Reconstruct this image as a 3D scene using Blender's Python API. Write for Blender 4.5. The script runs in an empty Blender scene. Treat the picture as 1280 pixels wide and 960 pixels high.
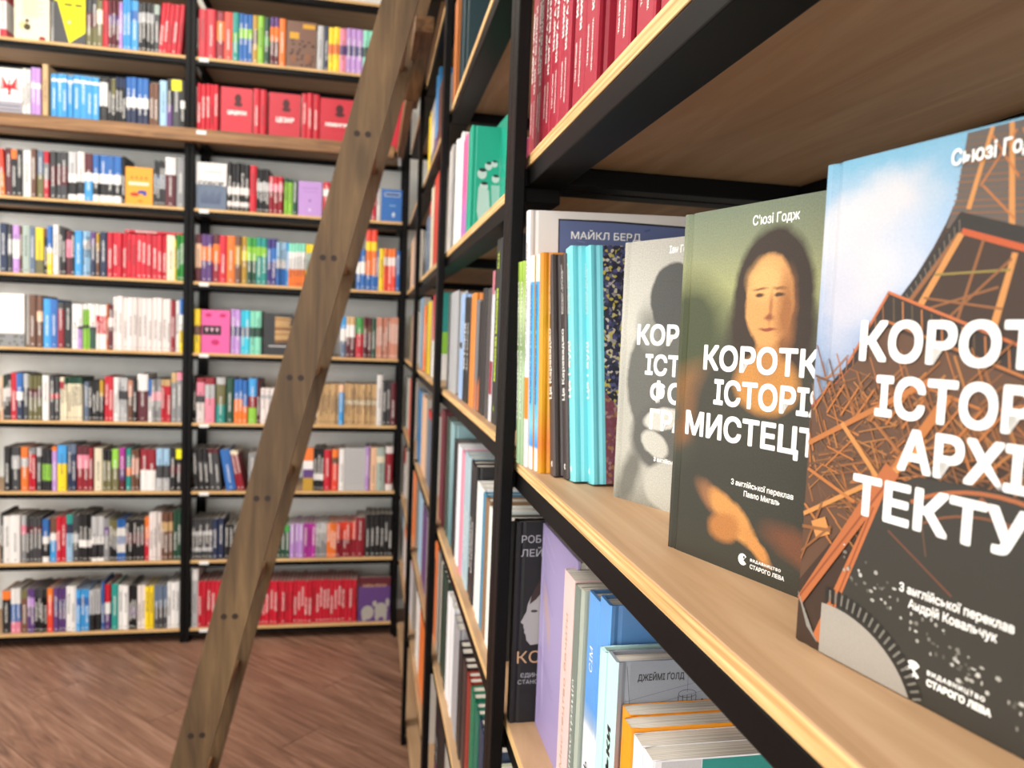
import bpy, bmesh, math, random
from mathutils import Vector, Matrix
random.seed(7)
scene = bpy.context.scene
COL = scene.collection

# ------------------------------------------------------------------ camera
H = 1.487                       # lens height above the floor (floor is z = 0)
F_PX, YAW, PITCH, ROLL = 922.55, 0.1925, 0.0657, 0.0398
cy_, sy_, cp_, sp_ = math.cos(YAW), math.sin(YAW), math.cos(PITCH), math.sin(PITCH)
FWD = Vector((sy_*cp_, cy_*cp_, -sp_)); _r = Vector((cy_, -sy_, 0)); _u = _r.cross(FWD)
RIGHT = _r*math.cos(ROLL) + _u*math.sin(ROLL); UP = _u*math.cos(ROLL) - _r*math.sin(ROLL)
cam_data = bpy.data.cameras.new('camera'); cam = bpy.data.objects.new('camera', cam_data); COL.objects.link(cam)
m = Matrix.Identity(4)
for i in range(3):
    m[i][0] = RIGHT[i]; m[i][1] = UP[i]; m[i][2] = -FWD[i]
m[2][3] = H
cam.matrix_world = m
cam_data.sensor_width = 36; cam_data.lens = F_PX/1280*36
cam_data.clip_start = 0.02
cam_data.dof.use_dof = True; cam_data.dof.focus_distance = 0.50; cam_data.dof.aperture_fstop = 9.5
scene.camera = cam

# ------------------------------------------------------------------ world, light, exposure
w = bpy.data.worlds.new('daylight'); scene.world = w; w.use_nodes = True
w.node_tree.nodes['Background'].inputs[0].default_value = (0.80, 0.90, 1.0, 1)
w.node_tree.nodes['Background'].inputs[1].default_value = 1.2
def area(name, loc, rot, sx, sy, power, color):
    l = bpy.data.lights.new(name, 'AREA'); l.shape = 'RECTANGLE'; l.size = sx; l.size_y = sy
    l.energy = power; l.color = color
    o = bpy.data.objects.new(name, l); o.location = loc; o.rotation_euler = rot; COL.objects.link(o); return o
DAY = (1.0, 0.985, 0.96)
RX0, RX1, RY0, RY1, RZ = -3.6, 0.62, -3.0, 3.905, 3.45      # the room
for i, yy in enumerate((-1.6, 0.6, 2.6)):                   # daylight through the three windows of the left wall
    area('window_light', (RX0+0.05, yy, 1.75), (0, -math.pi/2, 0), 2.0, 1.5, 25, DAY)
area('window_light', (-1.6, RY0+0.05, 1.7), (math.pi/2, 0, 0), 2.4, 1.9, 95, DAY)   # the shop front behind the camera
LAMPS = [(-1.0, 0.2), (-1.1, 2.3), (-2.4, 1.2)]
for lx, ly in LAMPS:                                        # ceiling panels
    area('panel_light', (lx, ly, RZ-0.07), (0, 0, 0), 1.1, 0.28, 36, (1, 0.95, 0.87))
scene.view_settings.view_transform = 'Standard'; scene.view_settings.look = 'None'
scene.view_settings.exposure = -0.10; scene.view_settings.gamma = 1.0
try: scene.view_settings.use_curve_mapping = False
except Exception: pass

# ------------------------------------------------------------------ geometry of the photograph: a pixel and a known plane give a point
def ray(px, py): return FWD + RIGHT*((px-640)/F_PX) - UP*((py-480)/F_PX)
def on(px, py, ax, val):                                    # val in metres; z counted from the lens
    d = ray(px, py); i = 'xyz'.index(ax); return d*(val/d[i])
def cross_at(px, a1, v1, a2, v2):                           # the point of line (a1=v1, a2=v2) that shows in pixel column px
    i, j = 'xyz'.index(a1), 'xyz'.index(a2)
    d0, d1 = ray(px, 0), ray(px, 1000); e = (d1-d0)/1000
    t = (v1*d0[j]-v2*d0[i])/(v2*e[i]-v1*e[j])
    d = d0+e*t; return d*(v1/d[i])

# ------------------------------------------------------------------ helpers
def tag(o, label=None, cat=None, group=None, kind=None):
    if label: o['label'] = label
    if cat: o['category'] = cat
    if group: o['group'] = group
    if kind: o['kind'] = kind
    return o
def empty(name, loc=(0, 0, 0), rz=0, label=None, cat=None, group=None):
    o = bpy.data.objects.new(name, None); o.location = loc; o.rotation_euler = (0, 0, rz); o.empty_display_size = .02
    COL.objects.link(o); return tag(o, label, cat, group)
class MB:
    def __init__(s): s.v = []; s.f = []; s.mi = []
    def quad(s, a, b, c, d, mi=0):
        n = len(s.v); s.v += [a, b, c, d]; s.f.append((n, n+1, n+2, n+3)); s.mi.append(mi)
    def poly(s, pts, mi=0):
        n = len(s.v); s.v += list(pts); s.f.append(tuple(range(n, n+len(pts)))); s.mi.append(mi)
    def box(s, x0, x1, y0, y1, z0, z1, mi=0, M=None):
        p = [(x0,y0,z0),(x1,y0,z0),(x1,y1,z0),(x0,y1,z0),(x0,y0,z1),(x1,y0,z1),(x1,y1,z1),(x0,y1,z1)]
        if M: p = [tuple(M @ Vector(q)) for q in p]
        n = len(s.v); s.v += p
        for f in ((0,3,2,1),(4,5,6,7),(0,1,5,4),(1,2,6,5),(2,3,7,6),(3,0,4,7)):
            s.f.append(tuple(n+i for i in f)); s.mi.append(mi)
    def build(s, name, mats, parent=None, bevel=0, seg=1):
        me = bpy.data.meshes.new(name); me.from_pydata(s.v, [], s.f)
        for mm in (mats if isinstance(mats, (list, tuple)) else [mats]): me.materials.append(mm)
        me.polygons.foreach_set('material_index', s.mi); me.update()
        o = bpy.data.objects.new(name, me); COL.objects.link(o)
        if parent: o.parent = parent
        if bevel:
            b = o.modifiers.new('edge', 'BEVEL'); b.width = bevel; b.segments = seg; b.limit_method = 'ANGLE'
        return o
def lin(h):
    h = h.lstrip('#'); out = []
    for i in (0, 2, 4):
        c = int(h[i:i+2], 16)/255; out.append(c/12.92 if c <= .04045 else ((c+.055)/1.055)**2.4)
    return tuple(out)

# ------------------------------------------------------------------ materials
def newmat(name):
    mt = bpy.data.materials.new(name); mt.use_nodes = True; nt = mt.node_tree
    return mt, nt, nt.nodes['Principled BSDF']
def N(nt, typ, **kw):
    n = nt.nodes.new(typ)
    for k, v in kw.items(): setattr(n, k, v)
    return n
def L(nt, a, b): nt.links.new(a, b)
def math_n(nt, op, a, b=None, clamp=False):
    n = N(nt, 'ShaderNodeMath', operation=op, use_clamp=clamp)
    for i, x in enumerate((a, b)):
        if x is None: continue
        if isinstance(x, (int, float)): n.inputs[i].default_value = x
        else: L(nt, x, n.inputs[i])
    return n.outputs[0]
def mix(nt, fac, a, b):
    n = N(nt, 'ShaderNodeMix', data_type='RGBA')
    for sock, x in ((n.inputs['Factor'], fac), (n.inputs['A'], a), (n.inputs['B'], b)):
        if isinstance(x, (int, float)): sock.default_value = x
        elif isinstance(x, tuple): sock.default_value = x if len(x) == 4 else (*x, 1)
        else: L(nt, x, sock)
    # the colour sockets of the Mix node share names with the float ones
    return n.outputs['Result']
def mixc(nt, fac, a, b):
    n = N(nt, 'ShaderNodeMix', data_type='RGBA'); ins = [s for s in n.inputs if s.enabled]
    outs = [s for s in n.outputs if s.enabled]
    for sock, x in zip(ins[:3], (fac, a, b)):
        if isinstance(x, (int, float)): sock.default_value = x
        elif isinstance(x, tuple): sock.default_value = x if len(x) == 4 else (*x, 1)
        else: L(nt, x, sock)
    return outs[0]
def ramp(nt, fac, stops):
    r = N(nt, 'ShaderNodeValToRGB'); cr = r.color_ramp
    while len(cr.elements) < len(stops): cr.elements.new(0.5)
    for e, (p, c) in zip(cr.elements, stops): e.position = p; e.color = (*c, 1)
    L(nt, fac, r.inputs[0]); return r.outputs[0]
def mapping(nt, scale, src='Object', rot=(0, 0, 0)):
    tc = N(nt, 'ShaderNodeTexCoord'); mp = N(nt, 'ShaderNodeMapping')
    L(nt, tc.outputs[src], mp.inputs[0]); mp.inputs['Scale'].default_value = scale; mp.inputs['Rotation'].default_value = rot
    return mp.outputs[0]
def plain(name, col, rough=.6, metal=0, var=0.0, scale=20):
    mt, nt, b = newmat(name)
    b.inputs['Roughness'].default_value = rough; b.inputs['Metallic'].default_value = metal
    if var:
        no = N(nt, 'ShaderNodeTexNoise'); L(nt, mapping(nt, (scale,)*3), no.inputs[0]); no.inputs['Detail'].default_value = 4
        L(nt, ramp(nt, no.outputs[0], [(0.3, tuple(c*(1-var) for c in col)), (0.7, tuple(min(1, c*(1+var)) for c in col))]), b.inputs['Base Color'])
    else: b.inputs['Base Color'].default_value = (*col, 1)
    return mt
def wood(name, dark, mid, light, scale, rough=.6, rot=(0, 0, 0), knots=False, bump=.15, src='Object', dist=1.2, varobj=False):
    mt, nt, b = newmat(name); vec = mapping(nt, scale, src, rot)
    if varobj:
        oi = N(nt, 'ShaderNodeObjectInfo'); ad = N(nt, 'ShaderNodeVectorMath', operation='MULTIPLY_ADD')
        L(nt, oi.outputs['Random'], ad.inputs[0]); ad.inputs[1].default_value = (37, 53, 11); L(nt, vec, ad.inputs[2]); vec = ad.outputs[0]
    n1 = N(nt, 'ShaderNodeTexNoise'); L(nt, vec, n1.inputs[0]); n1.inputs['Scale'].default_value = 1; n1.inputs['Detail'].default_value = 8
    n1.inputs['Roughness'].default_value = .62; n1.inputs['Distortion'].default_value = dist
    c = ramp(nt, n1.outputs[0], [(0.30, dark), (0.5, mid), (0.70, light)])
    if varobj:
        f = math_n(nt, 'MULTIPLY', oi.outputs['Random'], .25); c = mixc(nt, f, c, tuple(x*.55 for x in mid))
    if knots:
        vo = N(nt, 'ShaderNodeTexVoronoi'); L(nt, mapping(nt, knots, src, rot), vo.inputs[0]); vo.inputs['Scale'].default_value = 1
        k = ramp(nt, vo.outputs['Distance'], [(0.0, (1, 1, 1)), (0.13, (.75, .75, .75)), (0.2, (0, 0, 0))])
        kk = N(nt, 'ShaderNodeRGBToBW'); L(nt, k, kk.inputs[0])
        c = mixc(nt, math_n(nt, 'MULTIPLY', kk.outputs[0], .75), c, tuple(x*.35 for x in dark))
    L(nt, c, b.inputs['Base Color']); b.inputs['Roughness'].default_value = rough
    bp = N(nt, 'ShaderNodeBump'); bp.inputs['Strength'].default_value = bump; bp.inputs['Distance'].default_value = .002
    L(nt, n1.outputs[0], bp.inputs['Height']); L(nt, bp.outputs[0], b.inputs['Normal'])
    return mt
STEEL = plain('black_powder_coated_steel', (.0045, .004, .004), .42, var=.15, scale=60)
STEEL.node_tree.nodes['Principled BSDF'].inputs['Specular IOR Level'].default_value = .11
PLY_Y = wood('birch_plywood_along_y', lin('#9f7c5a'), lin('#ae8c69'), lin('#bb9b79'), (26, 2.2, 26), .55, bump=.04)
PLY_X = wood('birch_plywood_along_x', lin('#9f7c5a'), lin('#ae8c69'), lin('#bb9b79'), (2.2, 26, 26), .55, bump=.04)
def ply_edge():
    mt, nt, b = newmat('plywood_edge'); tc = N(nt, 'ShaderNodeTexCoord'); sp = N(nt, 'ShaderNodeSeparateXYZ'); L(nt, tc.outputs['Object'], sp.inputs[0])
    no = N(nt, 'ShaderNodeTexNoise'); L(nt, mapping(nt, (9, 9, 500)), no.inputs[0]); no.inputs['Scale'].default_value = 1; no.inputs['Detail'].default_value = 5
    s = math_n(nt, 'SINE', math_n(nt, 'MULTIPLY', sp.outputs[2], 2*math.pi/.0052))
    f = math_n(nt, 'ADD', math_n(nt, 'MULTIPLY', s, .10), math_n(nt, 'MULTIPLY', no.outputs[0], 1.0))
    L(nt, ramp(nt, f, [(0.25, lin('#a87c45')), (0.5, lin('#d6ac70')), (0.8, lin('#f2d49a'))]), b.inputs['Base Color']); b.inputs['Roughness'].default_value = .6
    return mt
PLY_E = ply_edge()
OLDWOOD = wood('weathered_ladder_wood', lin('#43331f'), lin('#634c31'), lin('#836845'), (22, 22, 2.0), .6, knots=(8, 8, 2.0), bump=.2, dist=.6)
OLDWOOD_X = wood('weathered_rail_wood_x', lin('#54391f'), lin('#8a6440'), lin('#a87f55'), (2.6, 40, 40), .62, bump=.25)
OLDWOOD_Y = wood('weathered_rail_wood_y', lin('#4a331d'), lin('#7c5a39'), lin('#9a744c'), (40, 2.6, 40), .62, bump=.25)
PLUG = plain('dark_wood_plug', lin('#2c1c10'), .6, var=.3, scale=200)
PLANK = wood('walnut_laminate', lin('#5c4031'), lin('#87624e'), lin('#a5816b'), (1.6, 22, 1), .42, bump=.08, dist=2.2, varobj=True, src='Object')
SUBFLOOR = plain('dark_floor_joint', lin('#23150f'), .8)
WALL = plain('white_wall_paint', lin('#f6f8f3'), .85, var=.03, scale=3)
WALLW = plain('white_plaster', lin('#eeebe6'), .85, var=.02, scale=3)
WHITE = plain('white_paint', lin('#efeeea'), .5)
GLASSM, _nt, _b = newmat('window_glass'); _b.inputs['Transmission Weight'].default_value = 1; _b.inputs['Roughness'].default_value = 0; _b.inputs['IOR'].default_value = 1.45
LAMPM, _nt, _b = newmat('lamp_diffuser'); _b.inputs['Emission Color'].default_value = (1, .96, .9, 1); _b.inputs['Emission Strength'].default_value = 6
PAPER = plain('white_paper', lin('#e9e8e4'), .6)
def pages_mat():
    mt, nt, b = newmat('page_block_paper'); tc = N(nt, 'ShaderNodeTexCoord')
    no = N(nt, 'ShaderNodeTexNoise'); L(nt, mapping(nt, (1800, 6, 6)), no.inputs[0]); no.inputs['Scale'].default_value = 1; no.inputs['Detail'].default_value = 3
    L(nt, ramp(nt, no.outputs[0], [(0.35, lin('#a59c8f')), (0.6, lin('#d8d2c8'))]), b.inputs['Base Color']); b.inputs['Roughness'].default_value = .8
    return mt
PAGES = pages_mat()
def far_book_mat():
    """cover colour from the mesh; small printed marks along the spine stand for a title too small to read"""
    mt, nt, b = newmat('printed_book_cover')
    ca = N(nt, 'ShaderNodeVertexColor', layer_name='col'); ta = N(nt, 'ShaderNodeVertexColor', layer_name='tcol')
    uv = N(nt, 'ShaderNodeUVMap', uv_map='uv'); sp = N(nt, 'ShaderNodeSeparateXYZ'); L(nt, uv.outputs[0], sp.inputs[0])
    u, v, sd = sp.outputs[0], sp.outputs[1], ta.outputs[1]
    cb = N(nt, 'ShaderNodeCombineXYZ'); L(nt, math_n(nt, 'MULTIPLY', u, 420), cb.inputs[0]); L(nt, math_n(nt, 'MULTIPLY', v, 620), cb.inputs[1]); L(nt, math_n(nt, 'MULTIPLY', sd, 77), cb.inputs[2])
    no = N(nt, 'ShaderNodeTexNoise'); L(nt, cb.outputs[0], no.inputs[0]); no.inputs['Scale'].default_value = 1; no.inputs['Detail'].default_value = 2
    letters = math_n(nt, 'GREATER_THAN', no.outputs[0], .50)
    inu = math_n(nt, 'LESS_THAN', math_n(nt, 'ABSOLUTE', u), .0045)
    lo = math_n(nt, 'ADD', math_n(nt, 'MULTIPLY', sd, .05), .035); hi = math_n(nt, 'ADD', math_n(nt, 'MULTIPLY', sd, .06), .12)
    inv = math_n(nt, 'MULTIPLY', math_n(nt, 'GREATER_THAN', v, lo), math_n(nt, 'LESS_THAN', v, hi))
    logo = math_n(nt, 'MULTIPLY', math_n(nt, 'GREATER_THAN', v, .010), math_n(nt, 'LESS_THAN', v, .017))
    inm = math_n(nt, 'MULTIPLY', inu, math_n(nt, 'MAXIMUM', inv, logo))
    c = mixc(nt, math_n(nt, 'MULTIPLY', math_n(nt, 'MULTIPLY', inm, letters), .85), ca.outputs[0], ta.outputs[0])
    L(nt, c, b.inputs['Base Color']); b.inputs['Roughness'].default_value = .42
    return mt
BOOKM = far_book_mat()
_vc = {}
def artmat():
    if 'a' not in _vc:
        mt, nt, b = newmat('printed_art'); ca = N(nt, 'ShaderNodeVertexColor', layer_name='col')
        no = N(nt, 'ShaderNodeTexNoise'); L(nt, mapping(nt, (900,)*3), no.inputs[0]); no.inputs['Scale'].default_value = 1
        L(nt, mixc(nt, math_n(nt, 'MULTIPLY', no.outputs[0], .2), ca.outputs[0], (.05, .045, .04)), b.inputs['Base Color']); b.inputs['Roughness'].default_value = .45; b.inputs['Specular IOR Level'].default_value = .3
        _vc['a'] = mt
    return _vc['a']
_cm = {}
def cover_mat(hexcol, rough=.38, grain=.10):
    k = (hexcol, rough)
    if k not in _cm: _cm[k] = plain('cover_'+hexcol.strip('#'), lin(hexcol), rough, var=grain, scale=350)
    return _cm[k]
def two_tone(name, stops, rough=.4, noise=.04, scale=60):
    """vertical colour bands over the height (uv v in metres)"""
    mt, nt, b = newmat(name); uv = N(nt, 'ShaderNodeUVMap', uv_map='uv'); sp = N(nt, 'ShaderNodeSeparateXYZ'); L(nt, uv.outputs[0], sp.inputs[0])
    no = N(nt, 'ShaderNodeTexNoise'); L(nt, uv.outputs[0], no.inputs[0]); no.inputs['Scale'].default_value = scale; no.inputs['Detail'].default_value = 6
    f = math_n(nt, 'ADD', math_n(nt, 'MULTIPLY', sp.outputs[1], 4), math_n(nt, 'MULTIPLY', math_n(nt, 'SUBTRACT', no.outputs[0], .5), noise*4))
    L(nt, ramp(nt, f, [(p*4 if p < .25 else 1, lin(c)) for p, c in stops]), b.inputs['Base Color']); b.inputs['Roughness'].default_value = rough
    return mt
def painted(name, base_stops, blobs, grain=.25, rough=.36, warp=2.5):
    """soft painted shapes in cover millimetres: blobs = (cx, cy, rx, ry, degrees, softness, hex)"""
    mt, nt, b = newmat(name); uv = N(nt, 'ShaderNodeUVMap', uv_map='uv')
    sc = N(nt, 'ShaderNodeVectorMath', operation='SCALE'); L(nt, uv.outputs[0], sc.inputs[0]); sc.inputs['Scale'].default_value = 1000
    no = N(nt, 'ShaderNodeTexNoise'); L(nt, sc.outputs[0], no.inputs[0]); no.inputs['Scale'].default_value = .08; no.inputs['Detail'].default_value = 5
    sb = N(nt, 'ShaderNodeVectorMath', operation='MULTIPLY_ADD'); L(nt, no.outputs['Color'], sb.inputs[0]); sb.inputs[1].default_value = (2*warp, 2*warp, 0)
    L(nt, sc.outputs[0], sb.inputs[2])
    of = N(nt, 'ShaderNodeVectorMath', operation='SUBTRACT'); L(nt, sb.outputs[0], of.inputs[0]); of.inputs[1].default_value = (warp, warp, 0)
    P = of.outputs[0]
    sp = N(nt, 'ShaderNodeSeparateXYZ'); L(nt, P, sp.inputs[0])
    c = ramp(nt, math_n(nt, 'DIVIDE', sp.outputs[1], 230), [(p/230, lin(h)) for p, h in base_stops])
    for cx, cy, rx, ry, dg, soft, h in blobs:
        mp = N(nt, 'ShaderNodeMapping', vector_type='TEXTURE'); L(nt, P, mp.inputs[0])
        mp.inputs['Location'].default_value = (cx, cy, 0); mp.inputs['Rotation'].default_value = (0, 0, math.radians(dg)); mp.inputs['Scale'].default_value = (rx, ry, 1)
        s2 = N(nt, 'ShaderNodeVectorMath', operation='MULTIPLY'); L(nt, mp.outputs[0], s2.inputs[0]); s2.inputs[1].default_value = (1, 1, 0)
        ln = N(nt, 'ShaderNodeVectorMath', operation='LENGTH'); L(nt, s2.outputs[0], ln.inputs[0])
        mr = N(nt, 'ShaderNodeMapRange'); L(nt, ln.outputs['Value'], mr.inputs[0]); mr.inputs[1].default_value = 1+soft; mr.inputs[2].default_value = 1-soft
        c = mixc(nt, mr.outputs[0], c, lin(h))
    g = N(nt, 'ShaderNodeTexNoise'); L(nt, sc.outputs[0], g.inputs[0]); g.inputs['Scale'].default_value = .9; g.inputs['Detail'].default_value = 6
    gm = N(nt, 'ShaderNodeMix', data_type='RGBA', blend_type='OVERLAY'); ins = [s for s in gm.inputs if s.enabled]
    ins[0].default_value = grain; L(nt, c, ins[1]); L(nt, g.outputs[0], ins[2])
    L(nt, [s for s in gm.outputs if s.enabled][0], b.inputs['Base Color']); b.inputs['Roughness'].default_value = rough+.08; b.inputs['Specular IOR Level'].default_value = .3
    return mt

# ------------------------------------------------------------------ text as flat print
def text_mesh(s, size, bold=0.0, spacing=1.0):
    cu = bpy.data.curves.new('print', 'FONT'); cu.body = s; cu.size = size; cu.resolution_u = 3; cu.space_character = spacing
    o = bpy.data.objects.new('print', cu); COL.objects.link(o)
    dg = bpy.context.evaluated_depsgraph_get(); me = bpy.data.meshes.new_from_object(o.evaluated_get(dg))
    bpy.data.objects.remove(o); bpy.data.curves.remove(cu)
    v = [tuple(p.co) for p in me.vertices]; f = [tuple(p.vertices) for p in me.polygons]
    bpy.data.meshes.remove(me)
    if bold:
        V, Fc = [], []
        for k in range(9):
            dx, dy = (0, 0) if k == 8 else [(1, 1), (1, -1), (-1, 1), (-1, -1), (1, 0), (-1, 0), (0, 1), (0, -1)][k]; dx *= bold*(.85 if dx*dy else 1); dy *= bold*(.85 if dy*dx else 1)
            n = len(V); V += [(a+dx, b_+dy, k*4e-6) for a, b_, c in v]; Fc += [tuple(n+i for i in q) for q in f]
        v, f = V, Fc
    return v, f
def put_text(parent, name, s, side, x, z, cap, mat, width=None, bold=0.0, t=.02, centre=False, y0=0.0, spacing=1.0, lift=.00015):
    """side 'front': local +X face, x runs along +Y; side 'spine': local -Y face, reads upwards, x = distance up, z = offset across"""
    size = cap/.727; v, f = text_mesh(s, size, bold, spacing)
    if not v: return None
    xs = [p[0] for p in v]; x0, x1 = min(xs), max(xs); sx = (width/(x1-x0)) if width else 1.0
    sh = -(x0+x1)/2 if centre else -x0
    out = []
    for a, b_, c in v:
        a = (a+sh)*sx
        if side == 'front': out.append((t/2+lift+c, x+a, z+b_))
        else: out.append((z-b_, y0-lift-c, x+a))
    me = bpy.data.meshes.new(name); me.from_pydata(out, [], f); me.materials.append(mat); me.update()
    o = bpy.data.objects.new(name, me); COL.objects.link(o); o.parent = parent; return o
INK_W = plain('white_ink', lin('#f4f3ee'), .4); INK_K = plain('black_ink', lin('#1b1a1a'), .5)
INK_G = plain('grey_ink', lin('#3c3c3e'), .5); INK_LIME = plain('lime_ink', lin('#c8e62a'), .5); INK_TAN = plain('copper_ink', lin('#c09a74'), .45)
INK_RED = plain('red_ink', lin('#a5122a'), .45); INK_TEAL = plain('teal_ink', lin('#1f7a72'), .45); INK_BLUE = plain('blue_ink', lin('#1471b8'), .45)
INK_SILVER = plain('silver_ink', lin('#a8a8ac'), .4); INK_DKG = plain('dark_green_ink', lin('#2b3a30'), .5)

def print_art(parent, shapes, t, name='cover_art', side='front', step=4e-5):
    """flat printed shapes: (points in mm on the cover, hex); later shapes lie on top"""
    mb = MB(); cols = []
    for i, (pts, h) in enumerate(shapes):
        d = .00006+step*(i if step else 0)
        if side == 'front': mb.poly([(t/2+d, x/1000, z/1000) for x, z in pts])
        else: mb.poly([(x/1000, -d, z/1000) for x, z in pts])
        cols.append(lin(h))
    o = mb.build(name, artmat(), parent); me = o.data
    ca = me.color_attributes.new('col', 'FLOAT_COLOR', 'CORNER'); k = 0
    for p, c in zip(me.polygons, cols):
        for li in p.loop_indices: ca.data[li].color = (*c, 1)
    return o
def ell(cx, cy, rx, ry, n=20, a0=0, a1=360):
    return [(cx+rx*math.cos(math.radians(a0+(a1-a0)*i/n)), cy+ry*math.sin(math.radians(a0+(a1-a0)*i/n))) for i in range(n if a1-a0 >= 360 else n+1)]
def beam(x0, y0, x1, y1, w0, w1=None):
    w1 = w1 or w0; dx, dy = x1-x0, y1-y0; l = math.hypot(dx, dy) or 1; nx, ny = -dy/l, dx/l
    return [(x0+nx*w0/2, y0+ny*w0/2), (x0-nx*w0/2, y0-ny*w0/2), (x1-nx*w1/2, y1-ny*w1/2), (x1+nx*w1/2, y1+ny*w1/2)]

# ------------------------------------------------------------------ a detailed book: cover with hinge groove + page block
# local frame: spine faces -Y, thickness along X, front cover is the +X face
def hard_book(label, loc, rz, t, h, d, mat, group=None, lean=0.0, paper=False, spine_mat=None, name='book', side_lean=0.0):
    r = empty(name, loc, rz, label, 'book', group)
    r.rotation_mode = 'XYZ'
    if lean or side_lean: r.matrix_world = Matrix.Translation(loc) @ Matrix.Rotation(rz, 4, 'Z') @ Matrix.Rotation(lean, 4, 'Y') @ Matrix.Rotation(side_lean, 4, 'X')
    b = .0003 if paper else .0024; g = 0 if paper else .0013
    # outer profile of the U-shaped cover, from back fore-edge round the spine to front fore-edge
    o = [(-t/2, d), (-t/2, .0105), (-t/2+g, .0075), (-t/2, .0045), (-t/2, .0016), (-t/2+.0016, 0), (t/2-.0016, 0), (t/2, .0016), (t/2, .0045), (t/2-g, .0075), (t/2, .0105), (t/2, d)]
    inn = [(-t/2+b, d), (-t/2+b, b*1.2), (t/2-b, b*1.2), (t/2-b, d)]
    mb = MB(); uvs = []
    def q(a, c, z0, z1, flip=False, mi=0):
        mb.quad((a[0], a[1], z0), (c[0], c[1], z0), (c[0], c[1], z1), (a[0], a[1], z1), mi)
        uvs.append([(a[1], z0), (c[1], z0), (c[1], z1), (a[1], z1)])
    for i in range(len(o)-1): q(o[i], o[i+1], 0, h, mi=1 if (spine_mat and i in (4, 5, 6)) else 0)
    for i in range(3): q(inn[i+1], inn[i], 0, h)
    for z in (0, h):                                       # board edges top and bottom
        for a in ([o[0], o[1], inn[1], inn[0]], [o[1], o[5], inn[1]], [o[5], o[6], inn[2], inn[1]], [o[6], o[10], inn[2]], [o[10], o[11], inn[3], inn[2]]):
            pts = [(p[0], p[1], z) for p in a]
            mb.poly(pts if z else pts[::-1]); uvs.append([(p[1], z) for p in (a if z else a[::-1])])
    q(o[0], inn[0], 0, h); q(inn[3], o[11], 0, h)
    c = mb.build('cover', [mat, spine_mat or mat], r); me = c.data
    ul = me.uv_layers.new(name='uv')
    for p, uu in zip(me.polygons, uvs):
        for li, xy in zip(p.loop_indices, uu): ul.data[li].uv = xy
    rec = .0006 if paper else .003
    pb = MB(); pb.box(-t/2+b+1e-4, t/2-b-1e-4, b*1.3, d-rec, rec, h-rec*.9); pb.build('page_block', PAGES, r)
    return r
RZ_R = -math.pi/2                                            # a book shelved in the right-hand rack: spine to the aisle (-X)

# ------------------------------------------------------------------ the room
def struct(name, mb, mats, bevel=0): o = mb.build(name, mats, None, bevel); o['kind'] = 'structure'; return o
b = MB(); b.box(RX0-.2, RX1+.2, RY0-.2, RY1+.2, -.06, -.004); floor = struct('floor', b, SUBFLOOR)
# planks at 46 degrees, each a part of the floor
ang = math.radians(-46); ux, uy = math.cos(ang), math.sin(ang); vx, vy = -uy, ux
def clip(poly, x0, x1, y0, y1):
    for ax, val, sgn in ((0, x0, 1), (0, x1, -1), (1, y0, 1), (1, y1, -1)):
        out = []
        for i in range(len(poly)):
            a, c = poly[i], poly[(i+1) % len(poly)]; ia, ic = (a[ax]-val)*sgn >= 0, (c[ax]-val)*sgn >= 0
            if ia: out.append(a)
            if ia != ic:
                tt = (val-a[ax])/(c[ax]-a[ax]); out.append((a[0]+(c[0]-a[0])*tt, a[1]+(c[1]-a[1])*tt))
        poly = out
        if not poly: return []
    return poly
PW, PL = .19, 1.25; pn = 0
for j in range(-22, 24):
    off = (j*0.41) % 1*PL
    for i in range(-5, 6):
        s0, s1, t0, t1 = i*PL+off+.0012, (i+1)*PL+off-.0012, j*PW+.0012, (j+1)*PW-.0012
        pl = [(-1+ux*s+vx*tt, 2+uy*s+vy*tt) for s, tt in ((s0, t0), (s1, t0), (s1, t1), (s0, t1))]
        pl = clip(pl, -3.6, RX1, -.6, RY1)
        if len(pl) < 3: continue
        ar = abs(sum(pl[k][0]*pl[(k+1) % len(pl)][1]-pl[(k+1) % len(pl)][0]*pl[k][1] for k in range(len(pl))))/2
        if ar < .01: continue
        cx, cy = -1+ux*s0+vx*t0, 2+uy*s0+vy*t0
        loc = [((p[0]-cx)*ux+(p[1]-cy)*uy, (p[0]-cx)*vx+(p[1]-cy)*vy) for p in pl]
        mb = MB(); n = len(loc); mb.poly([(x, y, 0) for x, y in loc])
        for k in range(n):
            a, c = loc[k], loc[(k+1) % n]; mb.quad((a[0], a[1], -.004), (c[0], c[1], -.004), (c[0], c[1], 0), (a[0], a[1], 0))
        o = mb.build('plank', PLANK, floor); o.location = (cx, cy, 0); o.rotation_euler = (0, 0, ang); pn += 1
b = MB(); b.box(RX0-.2, RX1+.2, RY0-.2, RY1+.2, RZ, RZ+.1); struct('ceiling', b, WALLW)
b = MB(); b.box(RX0-.2, RX1+.2, RY1, RY1+.12, 0, RZ); struct('wall_back', b, WALL)
b = MB(); b.box(RX1, RX1+.12, RY0, RY1, 0, RZ); struct('wall_right', b, WALL)
WIN = [(-2.5, -.7), (-.3, 1.5), (1.8, 3.4)]
b = MB(); b.box(RX0-.15, RX0, RY0, RY1, 0, .75); b.box(RX0-.15, RX0, RY0, RY1, 2.75, RZ)
ys = [RY0]+[v for p in WIN for v in p]+[RY1]
for k in range(0, len(ys), 2): b.box(RX0-.15, RX0, ys[k], ys[k+1], .75, 2.75)
struct('wall_left', b, WALLW)
b = MB(); b.box(RX0-.2, -2.9, RY0-.15, RY0, 0, RZ); b.box(-.3, RX1+.2, RY0-.15, RY0, 0, RZ); b.box(-2.9, -.3, RY0-.15, RY0, 2.7, RZ); b.box(-2.9, -.3, RY0-.15, RY0, 0, .6)
struct('wall_front', b, WALLW)
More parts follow.
